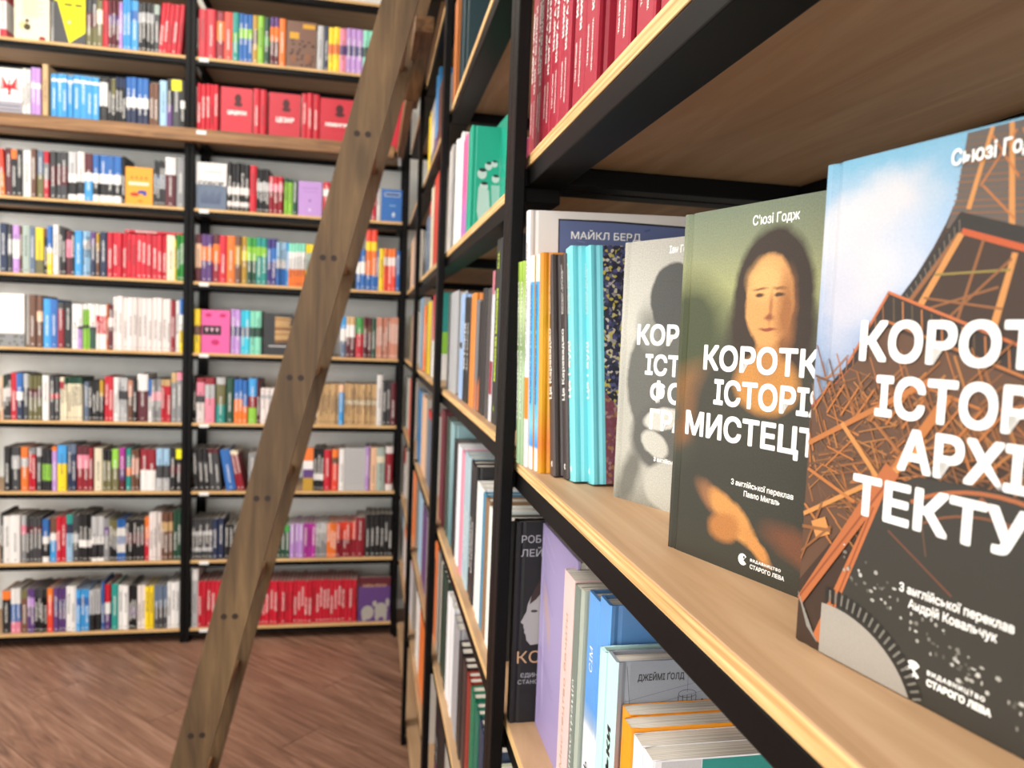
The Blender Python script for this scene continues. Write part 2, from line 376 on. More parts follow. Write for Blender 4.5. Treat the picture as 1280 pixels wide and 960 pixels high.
for k, (a, c) in enumerate(WIN):
    fr = MB()
    for y0, y1, z0, z1 in ((a, a+.06, .75, 2.75), (c-.06, c, .75, 2.75), (a, c, .75, .81), (a, c, 2.69, 2.75), ((a+c)/2-.03, (a+c)/2+.03, .75, 2.75)): fr.box(RX0-.1, RX0-.04, y0, y1, z0, z1)
    o = struct('window_%d' % (k+1), fr, WHITE)
    g = MB(); g.box(RX0-.073, RX0-.067, a+.05, c-.05, .8, 2.7); g.build('pane', GLASSM, o)
fr = MB()
for x0, x1, z0, z1 in ((-2.9, -2.84, .6, 2.7), (-.36, -.3, .6, 2.7), (-2.9, -.3, .6, .66), (-2.9, -.3, 2.64, 2.7)): fr.box(x0, x1, RY0-.1, RY0-.04, z0, z1)
o = struct('window_4', fr, WHITE); g = MB(); g.box(-2.85, -.35, RY0-.073, RY0-.067, .65, 2.65); g.build('pane', GLASSM, o)
for i, (lx, ly) in enumerate(LAMPS):
    r = empty('ceiling_lamp', (lx, ly, RZ), 0, ('white panel lamp on the ceiling nearest the camera', 'white panel lamp on the ceiling near the back bookcases', 'white panel lamp on the ceiling near the left windows')[i], 'lamp', 'ceiling lamps')
    a = MB(); a.box(-.6, .6, -.18, .18, -.045, 0); a.build('housing', WHITE, r)
    a = MB(); a.box(-.56, .56, -.15, .15, -.052, -.045); a.build('diffuser', LAMPM, r)

# ------------------------------------------------------------------ bookcases: black steel frame, plywood boards
D = 3.57                                                      # front plane of the two bookcases on the back wall
LV = {'Z': 1.498, 'A': 1.1763, 'B': .8480, 'C': .5135, 'D': .1867, 'E': -.1351, 'F': -.4569, 'G': -.7740, 'H': -1.0987, 'I': -1.4208}
PLYT, TUBE = .013, .020
def board(root, x0, x1, y0, y1, z, along):                    # a plywood board with its layered edge towards the room
    mb = MB()
    mb.box(x0, x1, y0, y1, z-PLYT, z)
    # face order of box: bottom, top, -Y, +X, +Y, -X  -> the front edge takes the edge material
    mb.mi = [0, 0, 1, 1, 1, 1]
    return mb.build('shelf_board', [PLY_X if along == 'x' else PLY_Y, PLY_E], root, bevel=.0006)
def back_case(xl, xr, label, levels, tags=False):
    r = empty('bookcase', ((xl+xr)/2, D+.16, 0), 0, label, 'bookcase', 'steel and plywood bookcases on the back wall')
    r0 = Vector(r.location)
    def loc(o): o.location = (-r0.x, -r0.y, 0); return o
    for px_, py_ in ((xl, D-.004), (xr-.020, D-.004), (xl, D+.305), (xr-.020, D+.305)):
        mb = MB(); mb.box(px_, px_+.020, py_, py_+.025, 0, 1.498+H); loc(mb.build('post', STEEL, r, .001))
    for k in levels:
        z = LV[k]+H
        loc(board(r, xl+.020, xr-.020, D, D+.325, z, 'x'))
        mb = MB(); mb.box(xl+.020, xr-.020, D, D+.040, z-PLYT-TUBE, z-PLYT); loc(mb.build('front_rail', STEEL, r))
        mb = MB(); mb.box(xl+.020, xr-.020, D+.300, D+.325, z-PLYT-TUBE, z-PLYT); loc(mb.build('rear_rail', STEEL, r))
        for xx in (xl+.020, xr-.040):
            mb = MB(); mb.box(xx, xx+.020, D+.040, D+.300, z-PLYT-TUBE, z-PLYT); loc(mb.build('side_rail', STEEL, r))
        if tags and k != 'Z':
            p0 = cross_at(249, 'y', D, 'z', LV[k]).x; p1 = cross_at(261, 'y', D, 'z', LV[k]).x
            yy = D if k != 'B' else D-.052
            mb = MB(); mb.box(p0, p1, yy-.0015, yy-.0003, z-.020, z-.004); t_ = loc(mb.build('shelf_tag', PAPER, r)); t_['label'] = 'white paper shelf tag'
    return r
PX = -.8095                                                   # between the two bookcases
back_case(PX-.9606, PX-.001, 'black steel bookcase with plywood shelves on the back wall, left of the ladder', list('ZABCDEFGHI'))
back_case(PX+.001, .157, 'black steel bookcase with plywood shelves on the back wall, behind the ladder', list('ZABCDEFGHI'), tags=True)

XF, XP = .168, .149                                           # front edge of the boards and of the posts of the right-hand racks
def right_case(y0, y1, label, levels, wide=True):
    r = empty('bookcase', (XF+.16, (y0+y1)/2, 0), 0, label, 'bookcase', 'steel and plywood bookcases along the right wall')
    r0 = Vector(r.location)
    def loc(o): o.location = (-r0.x, -r0.y, 0); return o
    for xx in (XP, XF+.335):
        for yy in (y0, y1-.024):
            mb = MB(); mb.box(xx, xx+(.0145 if xx < .2 else .024), yy, yy+.0238, 0, 1.498+H); loc(mb.build('post', STEEL, r, .0015, 2))
    a, c = y0+.024, y1-.024
    for zr in levels:
        z = zr+H
        loc(board(r, XF, XF+.330, y0+.0005, y1-.0005, z, 'y'))
        mb = MB(); mb.box(XF+.0008, XF+.042, y0+.001, y1-.001, z-PLYT-.021, z-PLYT-.0004); loc(mb.build('front_rail', STEEL, r, .0015, 2))
        mb = MB(); mb.box(XF+.322, XF+.352, a, c, z-PLYT-.021, z-PLYT-.0004); loc(mb.build('rear_rail', STEEL, r, .0015, 2))
        for yy in (y0+.004, y1-.004):                            # welded clips between the posts and the shelf frame
            mb = MB(); mb.box(XP+.0144, XF+.0009, yy-.003, yy+.003, z-PLYT-.020, z-PLYT-.001); loc(mb.build('clip', STEEL, r))
        for yy, zl in ((y0+.001, -.006), (y1-.031, -.021)):
            mb = MB(); mb.box(XF+.042, XF+.322, yy, yy+.030, z-PLYT+zl, z-PLYT-.0004); loc(mb.build('side_rail', STEEL, r, .0015, 2))
    return r
YB = [-.055, .831, 1.718, 2.605, 3.560]                       # bay boundaries of the right-hand racks
LR = [1.49, 1.16, .84, .51, .185, -.13, -.457, -.78, -1.10, -1.42]
LN = [1.49, 1.16, .85, .525, .2009, -.1414, -.447, -.77, -1.10, -1.42]
right_case(YB[0], YB[1], 'nearest black steel bookcase on the right, with the large face-out books', LN)
right_case(YB[1], YB[2], 'second steel bookcase on the right, holding the green and lime-lettered books', LR)
right_case(YB[2], YB[3], 'third steel bookcase on the right, between the second one and the corner', LR)
right_case(YB[3], YB[4], 'narrow-looking last steel bookcase on the right, next to the corner', LR)

# wooden ladder rails (ledges) running along the bookcases
mb = MB(); mb.box(PX-1.0, .090, D-.052, D-.0055, H+.797, H+.852)
tag(mb.build('ladder_rail', OLDWOOD_X, None, .003, 2), 'long brown wooden ladder rail fixed across both back bookcases', 'rail', 'wooden ladder rails')
r = empty('ladder_rail', (.12, 2.8, H+.80), 0, 'brown wooden ladder rail along the right bookcases, ending beside the ladder top', 'rail', 'wooden ladder rails')
mb = MB(); mb.box(-.024, .027, -.76, -.16, -.004, .040); mb.build('rail_board', OLDWOOD_Y, r, .002)
mb = MB(); mb.box(-.020, .010, -.158, .70, -.012, .040); mb.build('rail_board', OLDWOOD_Y, r, .002)
mb = MB(); mb.box(-.002, .0265, -.150, -.05, -.0, .045); mb.build('joint_block', OLDWOOD_Y, r, .002)
mb = MB(); mb.box(-.014, .000, .66, .675, -.05, -.012); o = mb.build('bracket', plain('dull_metal', (.35, .34, .33), .4, .9), r); o['label'] = 'small grey metal bracket'

# ------------------------------------------------------------------ the ladder
LA = math.radians(13.9)                                       # lean towards the right-hand bookcases
lr = empty('ladder', (-.50, 2.05, 0), 0, 'leaning brown wooden ladder with screw plugs in its side rails', 'ladder')
def stringer(y0, w0, z_top, name='stringer'):
    mb = MB(); x_at = lambda z: w0-.1346+(z-.2097-H)*(.0058+.1346)/(.7857-.2097)*1.0
    x0b, x0t = x_at(0), x_at(z_top); ww = .0855
    P = [(x0b, 0), (x0b+ww, 0), (x0t+ww, z_top), (x0t, z_top)]
    L0 = Vector(lr.location)
    f = [(x-L0.x, y0-L0.y, z) for x, z in P]; bk = [(x-L0.x, y0+.032-L0.y, z) for x, z in P]
    mb.poly(f); mb.poly(bk[::-1])
    for i in range(4): mb.quad(f[i], bk[i], bk[(i+1) % 4], f[(i+1) % 4])
    return mb.build(name, OLDWOOD, lr, .004, 2), x_at
s1, x_at = stringer(1.850, 0, 2.60); s2, _ = stringer(2.250, .0125, 2.60)
L0 = Vector(lr.location)
for k, zz in enumerate((-1.30, -1.0057, -.7102, -.4188, -.1231, .1689, .4687, .77)):
    zc = zz+H; xc = x_at(zc)+.0415
    mb = MB(); mb.box(xc-.036-L0.x, xc+.034-L0.x, 1.883-L0.y, 2.249-L0.y, zc-.012, zc+.012)
    mb.build('rung', OLDWOOD_Y, lr, .003)
    for s, yy, dirn in ((s1, 1.850, -1), (s2, 2.282, 1)):
        for dx in (-.013, .013):
            n = 12; pts = [(xc+dx+.0075*math.cos(2*math.pi*i/n)-L0.x, yy-L0.y+dirn*.0006, zc+.0075*math.sin(2*math.pi*i/n)) for i in range(n)]
            q_ = [(p[0], p[1]-dirn*.004, p[2]) for p in pts]
            mb = MB(); mb.poly(pts if dirn < 0 else pts[::-1])
            for i in range(n): mb.quad(pts[i], pts[(i+1) % n], q_[(i+1) % n], q_[i])
            if zz != .77: mb.build('screw_plug', PLUG, s)

# ------------------------------------------------------------------ simple books (one mesh: cover, boards, recessed page block)
PAL = dict(RD='#c4182f', DR='#8e1426', MR='#5a1a26', PK='#e88aa0', HP='#e8559c', OR='#e8772a', RO='#e2452f', YE='#f2d21f', GO='#b8912e', CR='#e9dfc2', WH='#e9e7e4',
 LG='#b9babb', GY='#87888a', DG='#3d3e41', BK='#17171a', NV='#1f2c4c', BL='#2a67b0', SB='#3d9bdc', PB='#9cc2dd', CY='#38c3dc', TL='#1f8f86', GN='#3f9a48', LM='#8cc63f',
 FG='#1f4a36', OL='#6e6a42', BR='#6e4a38', TN='#c9a878', SM='#cf8f78', PU='#5b3b78', LL='#b98fd0', VI='#3a3176', MT='#86d9bc', SL='#5f6f86', PE='#efc3a0', MG='#b0309a', WR='#e6dcd8', GR='#a8b8ae', NY='#f5ee00', YO='#f0a01e')
NAMES = dict(RD='red', DR='dark red', MR='maroon', PK='pink', HP='hot pink', OR='orange', RO='red-orange', YE='yellow', GO='gold-brown', CR='cream', WH='white', LG='light grey', GY='grey', DG='dark grey',
 BK='black', NV='navy', BL='blue', SB='sky blue', PB='pale blue', CY='cyan', TL='teal', GN='green', LM='light green', FG='dark green', OL='olive', BR='brown', TN='tan', SM='salmon', PU='purple', LL='lilac',
 VI='violet', MT='mint', SL='slate blue', PE='peach', MG='magenta', WR='off-white', GR='grey-green', NY='bright yellow', YO='orange')
def parse(bands):
    """'BL30 WH15 BK' -> list of (v_top, v_bottom, rgb) as fractions from the top"""
    its = []
    for tkn in bands.split():
        c, n = tkn[:2], tkn[2:]; its.append((c, float(n)/100 if n else None))
    tot = sum(n for c, n in its if n); free = [1 for c, n in its if n is None]
    out = []; y = 0
    for c, n in its:
        n = n if n is not None else (1-tot)/max(1, len(free)); out.append((y, min(1, y+n), c)); y += n
    return out
def jitter(c, k=.10):
    f = 1+random.uniform(-k, k); return tuple(min(1, max(0, x*f)) for x in c)
class BookMesh:
    def __init__(s): s.v = []; s.f = []; s.c = []; s.t = []; s.uv = []
    def add(s, t, h, d, bands, M=None, round_=True):
        seed = random.random(); jit = 1+random.uniform(-.09, .09)
        bs = [(a, c, tuple(min(1, x*jit) for x in lin(PAL[k]))) for a, c, k in parse(bands)]
        big = max(parse(bands), key=lambda q: q[1]-q[0]); main = lin(PAL[big[2]])
        lum = .3*main[0]+.6*main[1]+.1*main[2]; tc = (.85, .84, .8, seed) if lum < .42 else (.05, .05, .06, seed)
        if main[0] > .4 and main[1] < .1 and random.random() < .2: tc = (.05, .02, .02, seed)
        def P(x, y, z):
            p = Vector((x, y, z)); p = M @ p if M else p; s.v.append(tuple(p)); return len(s.v)-1
        def F(idx, col, uv=None):
            s.f.append(tuple(idx)); s.c.append(col); s.t.append(tc); s.uv.append(uv or [(9, 9)]*len(idx))
        prof = [(-t/2, .003), (-t/4, .0008), (0, 0), (t/4, .0008), (t/2, .003)]
        for a, c, col in bs:
            z0, z1 = h*(1-c), h*(1-a)
            r0 = [P(x, y, z0) for x, y in prof]; r1 = [P(x, y, z1) for x, y in prof]
            for i in range(4): F((r0[i], r0[i+1], r1[i+1], r1[i]), col, [(prof[i][0], z0), (prof[i+1][0], z0), (prof[i+1][0], z1), (prof[i][0], z1)])
            for sg in (-1, 1):
                a0, a1 = P(sg*t/2, .003, z0), P(sg*t/2, d, z0); b0, b1 = P(sg*t/2, .003, z1), P(sg*t/2, d, z1)
                F((a0, a1, b1, b0) if sg > 0 else (a1, a0, b0, b1), col)
        bd = min(.0022, t*.2); pg = (.50, .46, .40); ztop = bs[0][2]
        for x0, x1 in ((-t/2, -t/2+bd), (t/2-bd, t/2)): F((P(x0, .003, h), P(x1, .003, h), P(x1, d, h), P(x0, d, h)), ztop)
        F((P(-t/2, .003, h), P(0, 0, h), P(t/2, .003, h), P(t/2, .006, h), P(-t/2, .006, h)), ztop)
        F((P(-t/2+bd, .006, h-.003), P(t/2-bd, .006, h-.003), P(t/2-bd, d-.003, h-.003), P(-t/2+bd, d-.003, h-.003)), pg)
        F((P(t/2, d, 0), P(-t/2, d, 0), P(-t/2, d, h-.001), P(t/2, d, h-.001)), pg)
        F((P(-t/2, .003, 0), P(-t/2, d, 0), P(t/2, d, 0), P(t/2, .003, 0)), bs[-1][2])
    def mesh(s, name='book'):
        me = bpy.data.meshes.new(name); me.from_pydata(s.v, [], s.f); me.materials.append(BOOKM)
        ca = me.color_attributes.new('col', 'FLOAT_COLOR', 'CORNER'); ta = me.color_attributes.new('tcol', 'FLOAT_COLOR', 'CORNER'); ul = me.uv_layers.new(name='uv')
        cd, td, ud = [], [], []
        for f, c, t, u in zip(s.f, s.c, s.t, s.uv):
            for k in range(len(f)): cd += [*c[:3], 1]; td += list(t); ud += list(u[k])
        ca.data.foreach_set('color', cd); ta.data.foreach_set('color', td); ul.data.foreach_set('uv', ud); me.update(); return me
ORD = ['first', 'second', 'third', 'fourth', 'fifth', 'sixth', 'seventh', 'eighth', 'ninth', 'tenth', 'eleventh', 'twelfth', 'thirteenth', 'fourteenth', 'fifteenth', 'sixteenth',
       'seventeenth', 'eighteenth', 'nineteenth', 'twentieth', 'twenty-first', 'twenty-second', 'twenty-third', 'twenty-fourth', 'twenty-fifth', 'twenty-sixth', 'twenty-seventh', 'twenty-eighth',
       'twenty-ninth', 'thirtieth', 'thirty-first', 'thirty-second', 'thirty-third', 'thirty-fourth', 'thirty-fifth']
NUM = ['', 'one', 'two', 'three', 'four', 'five', 'six', 'seven', 'eight', 'nine', 'ten', 'eleven', 'twelve', 'thirteen', 'fourteen', 'fifteen', 'sixteen', 'seventeen', 'eighteen',
       'nineteen', 'twenty', 'twenty-one', 'twenty-two', 'twenty-three', 'twenty-four', 'twenty-five', 'twenty-six', 'twenty-seven', 'twenty-eight', 'twenty-nine', 'thirty']
SHELFWORD = dict(A='second shelf from the top', B='shelf behind the ladder rail', C='shelf just under the ladder rail', D='sixth shelf from the floor', E='fifth shelf from the floor',
                 F='fourth shelf from the floor', G='third shelf from the floor', H='second shelf from the floor', I='bottom shelf')
SHELFSHORT = dict(A='ninth shelf up', B='eighth shelf up', C='seventh shelf up', D='sixth shelf up', E='fifth shelf up', F='fourth shelf up', G='third shelf up', H='second shelf up', I='bottom shelf')

# rows: (x0, x1, count, colours from the top, y of the tops at x0 [, extras]); pixel columns along the shelf
# F = shown cover forward; lean = px the top lies right of the foot
BACK = {
('A','L'): [(0,8,1,'RD35 WH50 RD',-25),(17,62,1,'CR',-12,'Ftree'),(66,107,1,'DG',-8,'Fyellow'),(108,121,2,'DG30 MR30 OL',-2),(121,128,1,'OL20 CR30 OL',0),(128,135,1,'RD',0),(135,149,3,'MR30 PU20 MR',0),(149,153,1,'LL',2),(153,163,2,'SB',-2),(163,172,1,'SB20 BL20 SB',0),(172,192,4,'DG20 LG20 BK',3),(192,199,1,'GR20 DG',5),(197,226,5,'RD',4,'lean4')],
('B','L'): [(-14,28,1,'WH',83,'Fbird'),(28,37,2,'WH',85),(38,50,2,'LL30 WH10 LL',84),(52,59,1,'TN',79),(64,90,4,'SB10 WH06 SB',93),(91,123,4,'SB10 WH06 SB',95),(124,134,1,'BK10 WH50 BK',97),(134,139,1,'BK',97),(139,144,1,'OL40 BK',98),(144,157,3,'NV20 BK',97),(157,185,4,'BL40 WH20 NV',97),(186,198,2,'BR',104),(199,208,1,'PB',100),(208,215,1,'BK50 PU',99),(215,225,1,'DG',99,'sticker'),(225,232,1,'BK40 WH15 BK40 WH',100)],
('C','L'): [(0,6,1,'RO50 OR',185,'lean-2'),(6,14,1,'MR',184),(14,21,1,'OR20 BK',186),(21,28,1,'BK',187),(28,38,1,'WH',187),(39,45,1,'BR',186),(46,54,1,'SL50 OL',188),(55,61,1,'RD25 GY35 RD',189),(63,84,3,'DG30 MR40 DG',189),(85,95,1,'LG45 WH18 BK25 WH',190),(96,105,1,'WR45 WH16 BK25 WH',190),(105,115,1,'MR40 WH17 SB',191),(116,151,4,'BL40 WH20 BK25 WH',194),(152,156,1,'BK',195),(156,191,1,'YO',208,'Forange'),(192,206,4,'DG30 SL30 DG',201),(206,219,1,'WH35 MR',197),(220,230,1,'GY',196)],
('D','L'): [(0,9,1,'NV',279),(10,15,1,'DG30 LG30 DG',281),(16,24,1,'LL30 WH40 LL',281),(24,27,1,'BR',282),(28,37,1,'GR',281),(37,44,1,'SL',283),(44,54,1,'YE70 OL',284),(54,59,1,'BR20 BK',285),(59,65,1,'BL45 WH10 YE',283),(66,73,1,'WH',281),(74,81,2,'DG',285),(82,89,1,'MR20 PK40 MR',288),(89,92,1,'DG',290),(93,102,1,'SB',288),(103,112,3,'PB20 WH20 PB',289),(113,119,1,'PU30 NV',289),(120,124,1,'GO40 BR',291),(125,133,1,'NV',290),(134,208,12,'RD',292),(208,218,1,'CR',294),(218,220,1,'YE',300),(221,230,3,'GN',293)],
('E','L'): [(-6,31,1,'WH75 GY',366,'Fwhite'),(36,45,1,'BR',368),(46,53,1,'BR30 PE20 BR',369),(54,63,1,'SB',373),(63,72,1,'BL',374),(72,80,1,'DG15 DR',377),(80,90,1,'BK',378),(90,97,1,'WH',380),(97,103,1,'WH50 BK06 LL',380),(103,120,3,'WH12 LM35 BK06 LM',380),(112,120,1,'WR50 BK06 FG',381),(120,133,3,'WH25 RD40 WH',381),(133,135,1,'OR',380),(135,141,1,'MR30 WR20 MR',380),(141,213,12,'WR',372),(213,219,1,'DR',376),(219,224,1,'WH',375),(224,231,1,'BL30 WH30 YE',374)],
('F','L'): [(0,3,1,'PE',470),(3,6,1,'FG30 WH30 DG',469),(7,13,2,'DG30 WH20 DG',467),(13,20,1,'RD',466),(20,28,1,'BL40 WH18 NV',466),(29,35,1,'LG30 DG',467),(36,51,3,'OL30 MR20 OL',469),(53,61,1,'WH',469),(62,73,2,'DG40 RD10 DG',470),(75,80,1,'CR10 RD17 CR',471),(80,103,6,'FG15 CR',472),(104,110,1,'SL',477),(110,124,3,'BK',476),(124,129,1,'GO40 BK',475),(130,141,2,'RD',470),(141,147,1,'WH',472),(147,159,3,'LG30 DG20 LG',472),(159,165,1,'SM40 BR',476),(166,171,1,'BK',475),(171,184,1,'WH35 MR',468),(185,189,1,'BL40 WH',474),(189,201,3,'GY30 PK20 GY',474),(201,213,3,'TN15 RD',475),(214,221,1,'TN20 GY',466),(221,229,1,'PK15 GY',466)],
('G','L'): [(5,13,1,'BK',558),(14,24,1,'DG20 LG30 DG',559),(26,35,1,'OR25 LG20 OR',559),(36,44,2,'GY15 RD',560),(45,51,1,'LG20 DG',560),(52,64,2,'BK35 LM40 BK',562),(65,71,1,'OR10 LL',558),(72,83,1,'SB40 YE',556),(84,95,2,'SL20 NV',556),(96,111,2,'MR20 PK30 DR',558),(111,116,1,'DR',560),(117,127,1,'CR',560),(128,139,2,'BK25 OL',563),(140,148,1,'LM45 OL',561),(149,156,1,'MG50 PU25 MR',560),(157,163,1,'TL45 OR20 TL',560),(164,173,2,'BR20 SM40 BR',562),(175,194,2,'DR50 WH',562),(195,211,2,'PB40 DG30 LG',561),(212,227,2,'BK40 MR20 BK',560,'sticker')],
('H','L'): [(0,4,1,'DG',642),(4,25,2,'WH',645),(26,32,1,'LG20 PK20 GY',645),(32,52,4,'DG20 MR15 DG',647),(53,61,1,'BL40 WH17 BK30 WH',649),(62,70,1,'BR35 WH17 SB',647),(70,82,2,'RD',646),(82,90,1,'TL20 NV20 PB',643),(90,98,1,'DG40 LG20 DG',644),(98,114,3,'BK55 WH15 BK',643),(114,129,2,'LG45 WH17 BK30 WH',646),(129,136,1,'GY20 PU20 GY',649),(136,146,3,'OL40 BK',650),(146,156,3,'BL20 WH20 BL20 WH20 BL',650),(156,180,5,'BK30 MR30 BK',650),(180,186,1,'OR50 RD',646),(186,201,3,'WR',640),(201,215,3,'BR20 TN20 BR',641),(216,226,2,'FG',638)],
('I','L'): [(2,12,1,'OR20 BK',740),(13,25,2,'WH35 BL40 PK',736),(26,34,1,'OL20 BR',738),(34,43,2,'PU20 LL20 PU',737),(43,58,4,'DG20 BK',737),(59,66,1,'OR30 RO',736),(67,82,3,'PU30 VI20 PU',735),(82,95,2,'WH',733),(95,111,3,'SB20 BL20 SB',737),(111,125,2,'LG60 BK',738),(127,130,1,'BL',727),(130,137,1,'RD40 WH25 PU',731),(139,147,1,'TL',731),(147,160,2,'WH',732),(160,170,3,'BK50 PU20 BK',733),(171,181,2,'WR',732),(181,192,2,'YE',733),(192,209,3,'SL50 DG',732),(209,224,3,'WH',728)],
('A','R'): [(248,258,1,'RD',11),(258,269,1,'RD',12),(270,280,1,'DR20 OR40 DR',13),(280,290,1,'RO',14),(290,298,1,'TL40 GN20 TL',16),(298,315,3,'BL30 LM20 BL',17),(315,322,1,'GO30 BR30 GO',18),(322,329,1,'LM',20),(329,336,1,'FG40 GN20 FG',20),(337,348,2,'PU20 OR30 MR',21),(348,356,1,'OR',22),(357,395,1,'BR',25,'Fgold'),(396,404,1,'LG',32),(405,410,1,'NV',32),(410,424,2,'YE38 OR22 YE',34),(424,432,1,'PK38 PU22 PK',35),(432,453,3,'LL38 VI22 LL',36),(453,467,2,'MT38 FG22 MT',38)],
('B','R'): [(246,272,5,'RD',105),(275,315,1,'RD',108,'Fred1'),(316,332,2,'RD',111),(335,375,1,'RD',115,'Fred2'),(376,398,3,'RD',117),(399,444,1,'RD',122,'Fred3'),(478,505,1,'RD',125,'Fplain')],
('C','R'): [(243,283,1,'WH48 SL',202,'Fblue'),(284,311,5,'BK50 WR15 BK15 WR10 BK',204),(312,320,1,'RD',207),(320,336,4,'BK30 LG20 BK',211),(336,353,3,'RD20 PK20 DR',221),(355,365,2,'FG10 LM',223),(365,371,1,'FG',225),(372,402,1,'LL',226,'Flilac'),(403,412,1,'RD20 WH20 RD',227),(412,440,3,'SL20 WH20 SL',228),(465,470,1,'RD',236),(470,475,1,'WH',235),(476,503,1,'BL',236,'Fnavy')],
('D','R'): [(243,251,1,'MR20 PE50 MR',293),(251,265,2,'PU25 OR30 PU',293),(265,274,1,'MR20 OR40 DR',293),(274,283,1,'RD',294),(283,293,1,'OR',294),(293,301,1,'BR20 GO40 BR',295),(301,308,1,'GO30 YE20 GO',296),(308,320,2,'GN20 LM30 FG',297),(320,333,2,'TL20 LM20 TL',297),(333,345,2,'VI20 BL30 VI',298),(345,357,3,'PB40 WH20 BL',303),(357,360,1,'SB',303),(360,381,5,'MT20 WH40 OR',304),(381,392,2,'YE20 GR40 YE',305),(392,440,6,'GN30 BL20 TL',306),(445,456,2,'BL30 WH30 BL',312),(456,470,2,'RO20 YE15 OR40 BL',287),(470,473,1,'BL',312),(473,479,1,'YE',311),(479,494,3,'OR20 WR20 RO',311),(494,500,1,'BL',313)],
('E','R'): [(241,250,1,'YE38 BR22 YE',386),(251,287,1,'HP',387,'Fpink'),(288,300,2,'LL38 VI22 LL',387),(300,312,2,'CY38 SL22 CY',388),(312,326,2,'MT38 FG22 MT',389),(328,366,1,'BK',391,'Fphoto'),(368,400,3,'DG',392),(425,432,1,'SB30 WH30 SL',395),(432,443,2,'TN20 WH30 MR',396),(444,453,1,'GN40 RD',397),(453,464,2,'MR20 BR20 MR',397),(464,469,1,'FG',398),(470,500,8,'SM',397)],
('F','R'): [(240,244,1,'BK',470),(245,255,1,'DR10 PK30 DG15 WR',472),(256,268,1,'DR15 LG30 PK',472),(270,281,1,'LG15 OL45 TL',472),(282,291,1,'FG',473),(292,303,2,'BL45 OR',474),(303,309,1,'BL60 OR',475),(310,320,1,'SB40 DR25 LM',473),(321,324,1,'MR',475),(325,345,3,'WR20 LG10 WR',485),(396,423,8,'TN',480),(423,429,1,'PE20 SB',480),(430,470,11,'TN40 CR10 TN',480),(470,477,1,'WH',468),(477,487,2,'DG',478),(487,495,1,'MR',478)],
('G','R'): [(242,262,3,'BK30 DG20 BK',561,'lean-3'),(262,277,2,'MR10 DG',561,'lean-4'),(283,295,1,'BL',562,'lean-8'),(296,306,2,'CR10 DR',563,'lean-9'),(310,330,2,'GY',566),(378,391,1,'OR30 WH20 PU20 GO',560,'Fplain'),(391,404,3,'BK60 WH15 BK',561),(404,413,1,'RD',563),(414,422,1,'OR20 BR15 RO',562),(423,430,1,'WH',561),(430,456,1,'LG',560,'Fgrey'),(456,461,1,'LL',559),(462,470,1,'PE',560),(470,480,1,'GR20 CR15 GR',560),(481,490,1,'WR15 DR70 WR',559)],
('H','R'): [(239,265,6,'DG30 LG10 DG30 LG10 DG',649),(265,279,2,'NV',649),(280,296,3,'BK',656),(345,362,3,'GN20 FG',656),(362,379,3,'LL',655),(379,394,3,'MG',655),(394,408,4,'LG30 GY',654),(408,420,3,'OR',654),(420,444,6,'RO50 DR',653),(444,455,1,'DR',647),(456,491,6,'BK',643)],
('I','R'): [(239,247,1,'WH20 LG',711),(247,300,10,'RD',726),(318,445,27,'RD',726),(447,487,1,'MR20 PU',722,'Felephant')],
}
MIN_PX = 7.2
stuff = BookMesh(); n_ind = 0
def add_sticker(parent, t, h):
    mb = MB(); mb.box(-.021, .021, -.0012, -.0004, h-.052, h-.006); o = mb.build('price_sticker', cover_mat('#f5ee00', .5, .02), parent); o['label'] = 'bright yellow square sticker'
